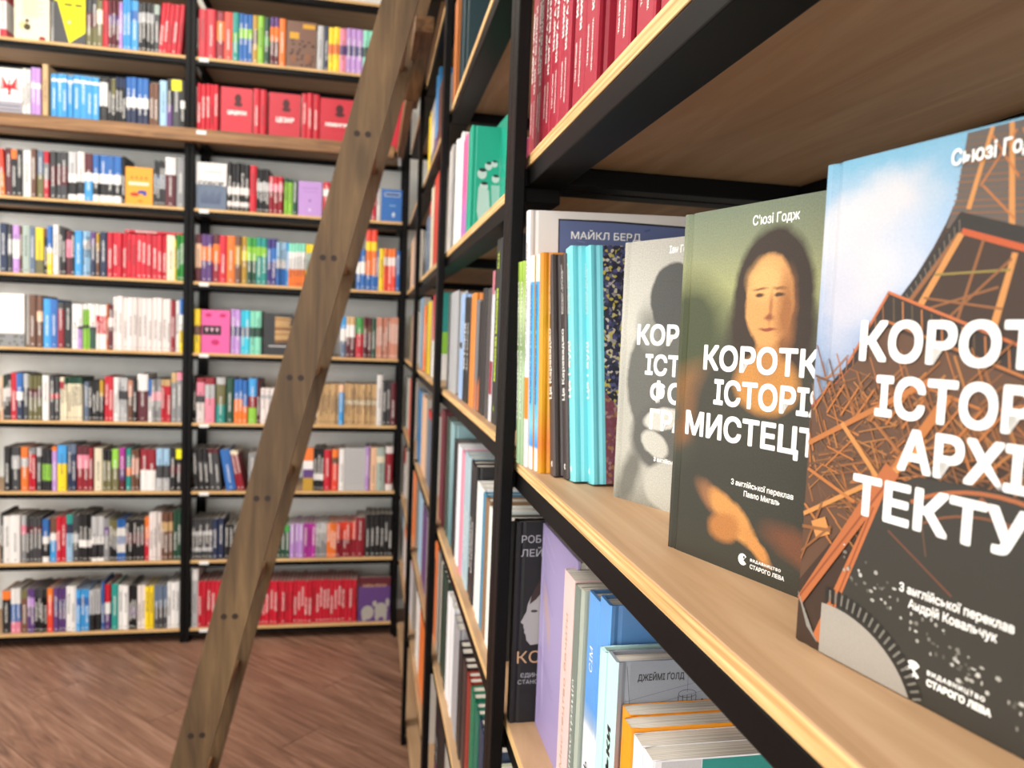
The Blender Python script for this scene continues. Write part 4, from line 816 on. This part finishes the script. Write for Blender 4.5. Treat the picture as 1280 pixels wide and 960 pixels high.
cr = ramp(nt_, rr.outputs[0], [(0.0, lin('#22243f')), (.45, lin('#1b1c22')), (.6, lin('#4c4f7c')), (.72, lin('#2f3150')), (.80, lin('#b9b2a8')), (.90, lin('#a79a3c'))])
nt_.nodes[-1] if False else None
sp_ = N(nt_, 'ShaderNodeSeparateXYZ'); L(nt_, uvn.outputs[0], sp_.inputs[0])
gt = math_n(nt_, 'GREATER_THAN', sp_.outputs[0], .0135)
lowf = math_n(nt_, 'LESS_THAN', math_n(nt_, 'ADD', sp_.outputs[1], math_n(nt_, 'MULTIPLY', sp_.outputs[0], 1.2)), .105)
cr2 = mixc(nt_, math_n(nt_, 'MULTIPLY', lowf, .7), cr, lin('#7c3a44'))
L(nt_, mixc(nt_, gt, lin('#66bcc8'), cr2), b_.inputs['Base Color']); b_.inputs['Roughness'].default_value = .4
for i, (xn, yn, xf, dt, ttl, cm, sm, lb, hh) in enumerate((
    (692.5, 597.6, 687.6, .025, 'Це Караваджо', BLK, BLS, 'dark brown spine with white title, next to the orange cover', .225),
    (709.0, 601.6, 703.5, .025, 'Це Караваджо', BLK, BLS, 'dark brown spine with white title, touching the first turquoise book', .225),
    (717.5, 605.2, 710.6, .025, 'Це Ґауді', CYN, CYS, 'turquoise spine touching the dark brown books', .231),
    (740.6, 608.6, 733.0, .025, 'Це Ґауді', MOS, CYS, 'turquoise spine with a mosaic front cover', .231))):
    r, t = spine_book(lb, xn, yn, xf, hh, cm, dtop=dt, d=.165, spine_mat=sm, side=.030)
    put_text(r, 'title', ttl, 'spine', .078 if i < 2 else .082, .0038, .0088, INK_W, t=t, width=.072 if i < 2 else .056, bold=.0004, y0=-.0003)
    put_text(r, 'small_print', 'Катрін Інґрем', 'spine', .165, -.0006, .0028, INK_W, t=t, width=.050, bold=.0001, y0=-.0003)
    put_text(r, 'small_print', 'Розповідь про митця', 'spine', .165, .0040, .0028, INK_W, t=t, width=.044, bold=.0001, y0=-.0003)
    print_art(r, [(ell(0, 12, 2.6, 3.0, 14, 38, 325)+[(.6, 11.8)], '#f4f3ee')], t, 'publisher_emblem', side='spine', step=2e-4)

# ------------------------------------------------------------------ red books on the shelf above
REDC = cover_mat('#9c1d31', .45, .06); REDS = cover_mat('#a8243a', .40, .05)
reds = [(658.5, 666.5, 0), (667, 673.5, 0), (674, 683.5, 0), (684.5, 694.5, 0), (695, 706, 0), (707, 723.5, 0), (724, 741, 0), (753, 781, .0), (784, 812, 0), (816, 848, 0), (853, 890, 0), (900, 945, 0)]
for i, (xf, xn, _) in enumerate(reds):
    X = .181+(.000 if i < 7 else .002)
    Ya = cross_at(xf, 'x', X, 'z', LN[4]).y; Yb = cross_at(xn, 'x', X, 'z', LN[4]).y
    t = (Ya-Yb)-.0004; t = min(t, .034)
    lb = f'red cloth spine with white lettering, {ORD[i]} from the post on the upper shelf'
    r = hard_book(lb, (X+random.uniform(0, .002), Yb+t/2, LN[4]+H), RZ_R, t, .232, .16, REDC, group='red books on the shelf above', spine_mat=REDS)
    o1, o2 = (t*.17, -t*.22)
    put_text(r, 'title', 'КНИГА ВІДЛИГИ', 'spine', .082, o1+.001, .0060, INK_W, t=t, width=.100, bold=.00045)
    put_text(r, 'title', 'КНИГА УЯВИ', 'spine', .098, o2+.001, .0060, INK_W, t=t, width=.080, bold=.00045)
    put_text(r, 'small_print', 'УКРАЇНСЬКА КЛАСИКА', 'spine', .030, o1+.001, .0032, INK_W, t=t, width=.044, bold=.0002)
    put_text(r, 'small_print', 'ТОМ ПЕРШИЙ', 'spine', .038, o2+.001, .0032, INK_W, t=t, width=.036, bold=.0002)
    print_art(r, [(ell(0, 13, 1.2, 3.4, 10), '#f4f3ee')], t, 'publisher_emblem', side='spine', step=2e-4)

# ------------------------------------------------------------------ lower shelf of the nearest bookcase
ZL = LN[6]
G_LOW = 'books on the lower shelf of the nearest bookcase'
def low_book(label, far, near, mat, t=None, d=.17, X=.188, spine_mat=None, paper=True, htop=None, Yn=None):
    a, c = on(*far, 'x', X), on(*near, 'x', X)
    t = (a.y-c.y) if t is None else t
    if Yn is not None: c = Vector((c.x, Yn, c.z))
    h = (a.z+c.z)/2-ZL if htop is None else htop
    r = hard_book(label, (X, c.y+t/2, ZL+H), RZ_R, t, h, d, mat, group=G_LOW, spine_mat=spine_mat, paper=paper)
    return r, t, h
r = hard_book('black cover with a pale face in profile beside the steel post', (.170, .8165, ZL+H), RZ_R, .018, .236, .16, cover_mat('#0b0a0c', .6, .1), group=G_LOW)
t = .018
put_text(r, 'title', 'РОБЕРТ', 'front', .006, .212, .0085, INK_SILVER, t=t, width=.045)
put_text(r, 'title', 'ЛЕЙСІ', 'front', .006, .196, .0085, INK_SILVER, t=t, width=.040)
put_text(r, 'title', 'КОРОНА', 'front', .006, .071, .014, INK_TAN, t=t, width=.090)
put_text(r, 'small_print', 'ЄДИНЕ', 'front', .011, .054, .005, INK_SILVER, t=t, width=.024)
put_text(r, 'small_print', 'СТАНОВИЩЕ', 'front', .008, .046, .005, INK_SILVER, t=t, width=.045)
print_art(r, [([(28, 160), (20, 150), (16, 140), (15, 132), (11, 124), (8.5, 119), (12, 116.5), (12, 113), (13.5, 110), (13, 107), (15, 104.5), (16, 98), (21, 92), (30, 93), (36, 104), (60, 100), (60, 160)], '#a9a6a4'),
              (ell(24, 132, 4, 1.6), '#3b3838'), ([(20, 150), (18, 140), (26, 146), (36, 160), (30, 170)], '#3a2c26'), ([(34, 168), (30, 152), (36, 120), (60, 110), (60, 170)], '#2a2422')], t)
PUR = painted('purple_sketch_cover', [(0, '#9788b4'), (120, '#a296be'), (226, '#9f92bb')], [(30, 150, 8, 18, 20, .6, '#b49a9c'), (44, 128, 6, 16, 10, .6, '#b89c98'), (24, 90, 3, 40, 5, .7, '#bdaedb')], grain=.12)
# the lilac book faces the aisle, its near edge turned out a little
PL_ = hard_book('lilac cover turned to the aisle, beside the black profile cover', (.2115, .8055, ZL+H), math.radians(180), .024, .236, .145, PUR, group=G_LOW)
S_ = [(beam(14, 230, 60, 212, .6), '#cdbfe4'), (beam(12, 216, 60, 196, .6), '#cdbfe4'), (beam(10, 96, 70, 70, .8), '#8a74b0'), (beam(10, 90, 70, 62, .6), '#8a74b0'), (beam(20, 180, 60, 150, .6), '#7a669c')]
print_art(PL_, S_, .024)
r, t, h = low_book('pale pink spine with tan lettering, right of the lilac cover', (706, 709.7), (718.6, 726.9), cover_mat('#e2c3bf', .45, .06), d=.175)
put_text(r, 'title', 'Мистецтво бачити', 'spine', .04, .001, .0075, INK_TAN, t=t, width=.15)
r, t, h = low_book('grey-green spine with white lettering, touching the pink one', (719, 731), (726, 736), cover_mat('#77827a', .5, .06), d=.17)
put_text(r, 'title', 'Ілюстрація', 'spine', .05, .001, .0060, INK_W, t=t, width=.09)
r, t, h = low_book('pale sage spine before the two blue ones', (726.3, 735.5), (731.5, 738), cover_mat('#aab3a6', .5, .06), d=.17)
BLU = two_tone('blue_white_spine', [(0, '#eceef2'), (.118, '#eceef2'), (.128, '#9ab4d0'), (.14, '#5b9be0'), (.25, '#6aa6e6')], noise=.01)
BLC = cover_mat('#4f7cae', .4, .06)  # the spine's blue darkened: shade on the cover is put into its colour
for i, (fa, ne, tt_) in enumerate((((732, 735.5), (746, 744), 'first'), ((750.6, 745), (760, 752.6), 'second'))):
    r, t, h = low_book(f'{tt_} blue and white spine on the lower shelf', fa, ne, BLC, d=.17, spine_mat=BLU, t=.029 if i == 0 else .0245, paper=False, Yn=.5575 if i == 0 else .5322)
    put_text(r, 'title', 'Ь', 'spine', .085, .002, .010, INK_K, t=t); put_text(r, 'title', 'СІМ', 'spine', .17, .003, .008, INK_W, t=t)
MNT = cover_mat('#bfe3e0', .45, .05)
GCOV = painted('grey_house_cover', [(0, '#8a4f36'), (60, '#a56a4c'), (120, '#a3877a'), (160, '#8d9199'), (226, '#878c95')], [(11, 40, 6, 30, 0, .5, '#3a3f24')], grain=.1)
r, t, h = low_book('pale turquoise spine before the grey house cover', (749, 820.5), (757.5, 825), MNT, d=.17, htop=.211, paper=False, X=.1805, Yn=.5175, t=.0125)
r, t, h = low_book('grey cover with a line-drawn house and black author name', (758, 825.5), (768, 830), GCOV, d=.17, htop=.213, spine_mat=MNT, paper=False, X=.1825, Yn=.4960, t=.021)
put_text(r, 'title', 'Ай-Людоньки', 'spine', .02, .004, .0085, INK_K, t=t, width=.14, bold=.0004)
put_text(r, 'author_name', 'ДЖЕЙМІ ҐОЛД', 'front', .0165, h-.0145, .0048, INK_G, t=t, width=.0365, bold=.0002)
S_ = [(beam(8, h*1000-3, 14, h*1000-60, .3), '#55575c'), (beam(7, h*1000-30, 80, h*1000-14, .3), '#6a6c72'), (beam(14, h*1000-36, 90, h*1000-20, .3), '#6a6c72'), (beam(56, h*1000-2, 56, h*1000-25, .3), '#55575c')]
for k in range(12):
    a0, a1 = math.radians(k*30), math.radians(k*30+30); S_.append((beam(56+7*math.cos(a0), h*1000-26+3*math.sin(a0), 56+7*math.cos(a1), h*1000-26+3*math.sin(a1), .35), '#33353a'))
for k in range(5): S_.append((beam(49+k*3.5, h*1000-27, 49+k*3.5, h*1000-34, .5), '#33353a'))
S_.append(([(65, h*1000-34), (68, h*1000-30), (71, h*1000-34)], '#33353a'))
print_art(r, S_, t, step=1e-5)
ORG = cover_mat('#f09a1c', .45, .04); WHC = cover_mat('#e9e7ea', .45, .04)
for i, (fa, ne, mt_, lb) in enumerate((((777, 884), (789, 892), ORG, 'upper orange paperback edge before the white and teal books'), ((777.5, 901), (793, 909), ORG, 'lower orange paperback spine before the white and teal books'))):
    r, t, h = low_book(lb, fa, ne, mt_, d=.17, X=.188-.005*i, t=.0158, Yn=.4795-.0168*i)
for i, (fa, ne, lb) in enumerate((((784, 910.6), (798, 919), 'white spine with teal cover edge, second nearest on the lower shelf'), ((798, 931), (814.7, 942), 'white and teal cover with red disc, nearest on the lower shelf'))):
    r, t, h = low_book(lb, fa, ne, WHC, d=.17, X=.1845, t=.0172, Yn=.4450-.0182*i)
    H_ = h*1000
    S_ = [([(34, 2), (168, 2), (168, H_-1.0), (34, H_-1.0)], '#2f8f88'), ([(6, 2), (33.6, 2), (33.6, H_-1.0), (6, H_-1.0)], '#c9c6c8'), (ell(22, H_-17, 10.5, 10.5, 24), '#a3142c'), (ell(22, H_-19, 6, 6, 18), '#c9c6c8')]
    print_art(r, S_, t, step=2e-5)
    print_art(r, [(ell(-t*150, H_-40, 4, 14, 16), '#b31234'), (ell(t*120, H_-30, 3, 8, 12), '#dfe8ea')], t, 'spine_art', side='spine', step=5e-5)

# ------------------------------------------------------------------ second bookcase on the right
G2 = 'books in the second bookcase on the right'
DUP = []
def rack_book(label, zrel, xf, xn, ytop, hexs, X=.180, d=.16, detail=True, bands=None, group=G2, tmin=.008, htop=None):
    Ya = cross_at(xf, 'x', X, 'z', zrel).y; Yb = cross_at(xn, 'x', X, 'z', zrel).y; t = max(tmin, abs(Ya-Yb)-.0005)
    h = on((xf+xn)/2+1.5, ytop, 'x', X).z-zrel if htop is None else htop; h = max(.12, min(.29, h)); yc = (Ya+Yb)/2
    if t > .13:                                              # a broad face: the book stands with its cover to the aisle
        if detail:
            r = hard_book(label, (X+.011, max(Ya, Yb)-.001, zrel+H), math.radians(180), .020, h, min(t-.002, .19), hexs if not isinstance(hexs, str) else cover_mat(hexs, .42, .06), group=group); return r, .020, h
        bm_ = BookMesh(); bm_.add(.022, h, min(t-.002, .19), bands); o = bpy.data.objects.new('book', bm_.mesh()); COL.objects.link(o)
        o.matrix_world = Matrix.Translation((X+.012, max(Ya, Yb)-.001, zrel+H)) @ Matrix.Rotation(math.pi, 4, 'Z'); tag(o, label, 'book', group); return o, .022, h
    n_ = max(1, math.ceil(t/.042-.01)); t0 = t; t = t/n_-.0004; yc = min(Ya, Yb)+t/2+.0002
    if detail:
        r = hard_book(label, (X, yc, zrel+H), RZ_R, t, h, d, hexs if not isinstance(hexs, str) else cover_mat(hexs, .42, .06), group=group); DUP.append((r, n_, t+.0004)); return r, t, h
    bm_ = BookMesh(); bm_.add(t, h, d, bands); o = bpy.data.objects.new('book', bm_.mesh()); COL.objects.link(o)
    o.matrix_world = Matrix.Translation((X, yc, zrel+H)) @ Matrix.Rotation(RZ_R, 4, 'Z'); tag(o, label, 'book', group)
    for k in range(1, n_): stuff.add(t, h*random.uniform(.97, 1.02), d, bands, Matrix.Translation((X+.002*(k % 2), yc+k*(t+.0004), zrel+H)) @ Matrix.Rotation(RZ_R, 4, 'Z'))
    return o, t, h
# top visible shelf
rack_book('narrow orange spine on the high shelf left of the dark cover', LR[3], 564.6, 571, -40, '#d9803a', d=.17, htop=.27)
r, t, h = rack_book('dark teal cover with small purple figure on the high shelf', LR[3], 571.5, 577, -50, '#123038', d=.19, htop=.275)
print_art(r, [(ell(70, 30, 9, 22), '#8a7a9c'), (ell(72, 60, 6, 6), '#7c4a58'), (ell(60, 8, 12, 5), '#a8864a'), (ell(90, 90, 3, 3), '#d8d8a8')], t)
# the green row
for i, (xf, xn, yt, hx, lb) in enumerate(((557.5, 562, 192, '#f0eeea', 'white spine, first from the post in the green-book row'), (562.4, 567.5, 186, '#f1efeb', 'white spine, second in the green-book row'),
        (568, 574, 178, '#efefeb', 'white spine touching the magenta one in the green-book row'))):
    r, t, h = rack_book(lb, LR[4], xf, xn, yt, hx)
    put_text(r, 'title', 'СУЧАСНА ПРОЗА', 'spine', .05, .002, .005, INK_G, t=t, width=.12)
PKM = two_tone('magenta_spine', [(0, '#b070b8'), (.06, '#c070b8'), (.10, '#e8609c'), (.25, '#ef6ca0')], noise=.004)
rack_book('magenta-pink spine next to the green cover', LR[4], 574.3, 580, 178, PKM)
GRN = cover_mat('#14a184', .40, .05)
for i in range(2):
    if i == 0:
        r, t, h = rack_book('green cover with grey cartoon people, left one', LR[4], 580.6, 585.5, 168, GRN, d=.060)
        o_ = None
    else:
        pa = on(634, 240, 'x', .176); rz = RZ_R-math.radians(62)
        pf, pn_ = on(614.5, 166, 'z', LR[4]+.222), on(636, 141, 'z', LR[4]+.222); t = .012; h = .222
        dv = (pn_-pf).normalized(); rz = math.atan2(-dv.x, dv.y); nx, ny = math.cos(rz), math.sin(rz)
        r = hard_book('green cover turned towards the aisle, beside the steel post', (pf.x-nx*t/2, pf.y-ny*t/2, LR[4]+H), rz, t, h, .15, GRN, group=G2); print('GREEN', pf, pn_)
    S_ = [(ell(62, 150, 3, 2), '#d9f0e8')]
    for cx, cy, s in ((22, 120, 9), (34, 135, 7), (45, 140, 6), (48, 112, 7), (26, 96, 8)): S_ += [(ell(cx, cy, s, s*1.1), '#c9d8d4'), (ell(cx+1, cy+s*.8, s*.8, s*.4), '#20332f')]
    S_ += [([(16, 95), (36, 90), (40, 50), (30, 10), (22, 10), (14, 50)], '#bcd6cf'), ([(40, 100), (60, 100), (62, 30), (44, 40)], '#9cc9bd'), ([(14, 2), (60, 2), (60, 36), (36, 20)], '#0c5c4c'), ([(72, 20), (92, 20), (92, 150), (72, 150)], '#b8e0d6')]
    print_art(r, S_, t, step=3e-5)
    n_ = put_text(r, 'title', 'ЛІТО', 'front', 0, 0, .013, INK_K, t=t, width=.10, bold=.0006)
    for v_ in n_.data.vertices:                              # the title climbs the white strip
        x_, y_, z_ = v_.co; v_.co = (x_, .089-z_, .03+y_)
# main row, bay two
rows2 = [(557, 571, 366, '#b4b6b9', 'wide silver-grey book at the far post of the second bookcase'), (571.4, 576, 369, '#9dbbe4', 'light blue spine beside the silver-grey book'),
 (576.3, 580, 373, '#1c1c1e', 'black spine with white lettering, left of the orange spine'), (580.2, 583.6, 373, '#20201f', 'black spine with brown head, touching the orange spine'), (584, 589.6, 368, '#e28a3a', 'bright orange spine in the middle of the second bookcase'),
 (590, 594.5, 376, '#77777a', 'grey spine with orange foot, right of the orange spine'), (594.8, 598.2, 378, '#1f1d1e', 'black spine with orange stripe'), (598.5, 602.5, 362, '#2b2828', 'black-brown spine with plain back'),
 (603, 609, 362, '#4f4b4b', 'dark grey spine in the second bookcase'), (609.4, 612.6, 365, '#d8d5da', 'white and red spine beside the lime-lettered ones')]
for xf, xn, yt, hx, lb in rows2:
    r, t, h = rack_book(lb, LR[5], xf, xn, yt, hx, d=.155)
    if 'white lettering' in lb or 'brown head' in lb: put_text(r, 'title', 'ІСТОРІЯ', 'spine', .06, .003, .008, INK_W, t=t, width=.09, bold=.0004)
    if 'orange stripe' in lb or 'orange foot' in lb: print_art(r, [([(-t*300, 2), (t*300, 2), (t*300, 60), (-t*300, 40)], '#d8743a')], t, 'spine_art', side='spine', step=1e-4)
    if 'white and red' in lb: print_art(r, [([(-t*460, 40), (t*460, 40), (t*460, 90), (-t*460, 90)], '#a82c40'), ([(-t*460, 190), (t*460, 190), (t*460, 225), (-t*460, 225)], '#c87888')], t, 'spine_art', side='spine', step=1e-4)
    if 'silver' in lb: print_art(r, [([(-t*460, 100), (t*300, 100), (t*300, 170), (t*200, 170), (t*200, 112), (-t*460, 112)], '#4a4a4e')], t, 'spine_art', side='spine', step=1e-4)
for i, (xf, xn, lb) in enumerate(((613, 618.5, 'black spine with lime lettering, left one'), (619, 626.5, 'black spine with lime lettering, touching the post'))):
    r, t, h = rack_book(lb, LR[5], xf, xn, 353, '#262829', d=.155, htop=.268)
    put_text(r, 'title', 'МАСОНИ МАСОНИ', 'spine', .062, t*.12, .0085, INK_LIME, t=t, width=.135, bold=.0010)
    put_text(r, 'title', 'С.Л.', 'spine', .225, t*.1, .009, INK_LIME, t=t, width=.025, bold=.0006)
    print_art(r, [(ell(0, 22, 3, 4), '#c8e62a')], t, 'publisher_emblem', side='spine', step=1e-4)
# shelf below
TLC = painted('teal_picture_cover', [(0, '#557a80'), (226, '#8fb0b4')], [(60, 205, 22, 6, 0, .5, '#dfe6e4'), (62, 203, 9, 4, 0, .4, '#2b3438')], grain=.1)
rows3 = [(548, 553, 530, '#7c2038', 'maroon spine by the far post, lower shelf of second bookcase', .27), (553.3, 557.5, 534, '#3c4a40', 'dark green-grey spine beside the maroon one', .265), (557.8, 562, 540, TLC, 'dark book whose teal picture cover shows above its neighbours', .262),
 (562.5, 566.5, 560, '#232325', 'black spine below the teal picture cover', .235), (567, 571, 575, '#e9e9ee', 'white spine left of the pink one', .235), (571.3, 575, 577, '#e58fa6', 'pink spine on the lower shelf of the second bookcase', .232),
 (575.3, 582, 575, '#a9c2cc', 'pale blue spine with white lettering on the lower shelf', .238), (582.5, 589, 580, '#262527', 'thick black book with white lettering on the lower shelf', .236), (590, 597.5, 625, '#ecebe8', 'wide white spine on the lower shelf of second bookcase', .215),
 (597.8, 600.5, 632, '#3a86a8', 'thin blue spine beside the wide white one', .212), (600.8, 605, 634, '#8d6e50', 'brown spine on the lower shelf of the second bookcase', .210), (605.3, 609.5, 650, '#e6ece6', 'white-green spine near the near post', .205), (610, 615, 662, '#2b2c2b', 'black spine touching the near post, lower shelf', .200)]
for xf, xn, yt, hx, lb, hh in rows3:
    r, t, h = rack_book(lb, LR[6], xf, xn, yt, hx, d=.16, htop=hh)
    if 'white lettering' in lb: put_text(r, 'title', 'КНИЖКА', 'spine', .05, .002, .008, INK_W, t=t, width=.09, bold=.0004)
rows4 = [(538, 543.5, '#d96f2c', 'orange spine on the second shelf from below, second bookcase', .250), (544, 548, '#b9b6aa', 'pale page-coloured spine beside the orange one', .245), (548.3, 555, '#22382c', 'dark green spine with white specks', .240), (555.5, 562, '#e2e2e4', 'wide white spine, second shelf from below', .225),
 (562.4, 568, '#9c9a9e', 'grey spine with broad top', .218), (568.4, 573, '#1f1e20', 'first of the thin black books near the post', .200), (573.4, 577.5, '#3a2826', 'dark brown thin book near the post', .198), (578, 582, '#8a2a22', 'red-brown thin book near the post', .196),
 (582.4, 587, '#1d6a4c', 'green thin book near the post, left', .194), (587.4, 592, '#1a6450', 'green thin book near the post, right', .192), (592.4, 598, '#26344c', 'navy thin book near the post', .190), (598.4, 604, '#2c3a54', 'second navy thin book near the post', .188), (604.4, 611, '#c9cdb0', 'patterned pale book touching the post', .175)]
for xf, xn, hx, lb, hh in rows4: rack_book(lb, LR[7], xf, xn, 0, hx, d=.15, htop=hh)
r, t, h = rack_book('black book with pale block letters and magenta brush on a low shelf', LR[8], 541, 553, 0, '#141216', d=.16, htop=.24)
put_text(r, 'title', 'ЖА', 'front', .01, .12, .022, INK_SILVER, t=t, width=.05, bold=.001); put_text(r, 'title', 'РЕ', 'front', .01, .085, .022, INK_SILVER, t=t, width=.05, bold=.001)
print_art(r, [(beam(20, 190, 50, 165, 4), '#a02a8c'), (ell(30, 60, 25, 9), '#c0309c')], t)
for xf, xn, hx, lb, hh in ((568, 577, '#d8432c', 'red spine on the low shelf', .20), (578, 586, '#e9e9e6', 'white spine on the low shelf', .17), (587, 597, '#1f3c5a', 'dark blue spine on the low shelf', .20), (598, 606, '#b8c4a0', 'pale green patterned spine on the low shelf', .2)):
    rack_book(lb, LR[8], xf, xn, 0, hx, d=.15, htop=hh)

# ------------------------------------------------------------------ third and fourth bookcase on the right (slivers)
G3, G4 = 'books in the third bookcase on the right', 'books in the last bookcase on the right'
def sliver(z, lst, g, bay):
    for xf, xn, bands, hh, lb in lst: rack_book(f'{lb}, {bay}', z, xf, xn, 0, None, detail=False, bands=bands, group=g, htop=hh, d=.15)
sliver(LR[3], [(533.8, 536.5, 'YE', .22, 'yellow spine'), (536.8, 541.5, 'LG30 CR40 SL', .215, 'pale spine with blue marks'), (541.8, 545.5, 'SB70 PU', .27, 'bright blue spine'), (545.8, 552, 'BR', .2, 'brown spine')], G3, 'upper shelf of the third right bookcase')
sliver(LR[4], [(530.5, 533.5, 'SL', .2, 'slate blue spine'), (533.7, 536, 'RD20 SL', .23, 'red-topped blue spine'), (536.2, 539.5, 'CR', .26, 'cream spine'), (539.7, 548, 'RO', .27, 'wide red-orange spine')], G3, 'under the upper shelf of the third right bookcase')
sliver(LR[5], [(523.5, 527.5, 'PB', .25, 'pale teal spine'), (527.7, 530, 'OR', .22, 'orange spine'), (530.2, 532, 'OL', .22, 'olive spine'), (532.2, 537, 'YE', .225, 'yellow spine'), (537.2, 540, 'RD55 WH', .235, 'red and white spine'), (540.2, 544.5, 'TL45 LM25 WH', .24, 'green and white spine')], G3, 'eye-level shelf of the third right bookcase')
sliver(LR[6], [(520.5, 525, 'SB', .25, 'sky blue spine'), (525.3, 532, 'PE', .245, 'peach spine'), (532.3, 540.5, 'RD10 SL', .225, 'slate spine with red top')], G3, 'fourth shelf of the third right bookcase')
sliver(LR[7], [(514.5, 521, 'OR', .25, 'orange and yellow spine'), (521.3, 525.5, 'PB', .24, 'pale blue spine'), (525.8, 531, 'PU', .24, 'dark purple spine'), (531.3, 535.5, 'DR', .225, 'crimson spine'), (535.8, 541, 'BK', .2, 'black spine')], G3, 'third shelf of the third right bookcase')
sliver(LR[8], [(511, 518, 'RD12 LG', .25, 'light grey spine with red band'), (518.3, 522, 'WH', .22, 'white spine'), (522.3, 528.5, 'OR', .23, 'bright orange spine'), (528.8, 534, 'MR', .22, 'maroon spine')], G3, 'second shelf of the third right bookcase')
sliver(LR[4], [(509.6, 512, 'CR', .22, 'cream spine'), (512.2, 516.5, 'PE', .23, 'peach spine'), (516.7, 520, 'SM', .23, 'salmon spine')], G4, 'upper shelf of the last right bookcase')
sliver(LR[5], [(510.5, 514, 'OL', .2, 'olive spine'), (514.3, 518.5, 'RO', .21, 'red spine')], G4, 'eye-level shelf of the last right bookcase')
sliver(LR[6], [(505.5, 510, 'GR', .24, 'grey-green spine'), (510.3, 515.5, 'RO', .25, 'red-orange spine')], G4, 'fourth shelf of the last right bookcase')
sliver(LR[7], [(503.5, 508, 'RD30 WH', .22, 'red and white spine'), (508.3, 513.5, 'LG', .23, 'light grey spine')], G4, 'third shelf of the last right bookcase')
sliver(LR[8], [(500.5, 504, 'PB30 NV', .22, 'blue spine'), (504.3, 510.5, 'OR20 WR', .23, 'off-white spine')], G4, 'second shelf of the last right bookcase')
# magazine leaning out of the third bookcase at the top
bm_ = BookMesh(); bm_.add(.010, .29, .20, 'WH12 PK35 RO25 MT'); o = bpy.data.objects.new('magazine', bm_.mesh('magazine')); COL.objects.link(o)
pb_ = on(533.5, 100, 'x', .150)
o.matrix_world = Matrix.Translation((.179, 2.05, LR[2]+H)) @ Matrix.Rotation(RZ_R, 4, 'Z')
tag(o, 'pink, red and green magazine high up in the third right bookcase', 'magazine')

# the like neighbours of a broad run: copies one thickness further back
for root, n, st in DUP:
    base = root['label']
    for k in range(1, n):
        c = root.copy(); COL.objects.link(c); c.location = (root.location.x+.0015*(k % 2), root.location.y+k*st, root.location.z)
        w_ = base.split(); c['label'] = ('like book behind, ' if k == 1 else ORD[k]+' like book behind, ')+' '.join(w_[:12])
        for ch in root.children:
            d_ = ch.copy(); COL.objects.link(d_); d_.parent = c

o = bpy.data.objects.new('book_rows', stuff.mesh('book_rows')); COL.objects.link(o)
tag(o, 'many thinner book spines filling the rows of the back and far right bookcases', 'books', None, 'stuff')
print('BOOKS', sum(1 for o in bpy.data.objects if o.name.split('.')[0]=='book'))

for o in bpy.data.objects:                                   # keep every label within sixteen words
    lb = o.get('label')
    if lb and len(lb.split()) > 16: lb = lb.replace(' from left', '').replace(' large', '').replace(', facing out', ' facing out'); o['label'] = ' '.join(lb.split())
    if lb and len(o['label'].split()) > 16: print('LONG', o.name, o['label'])
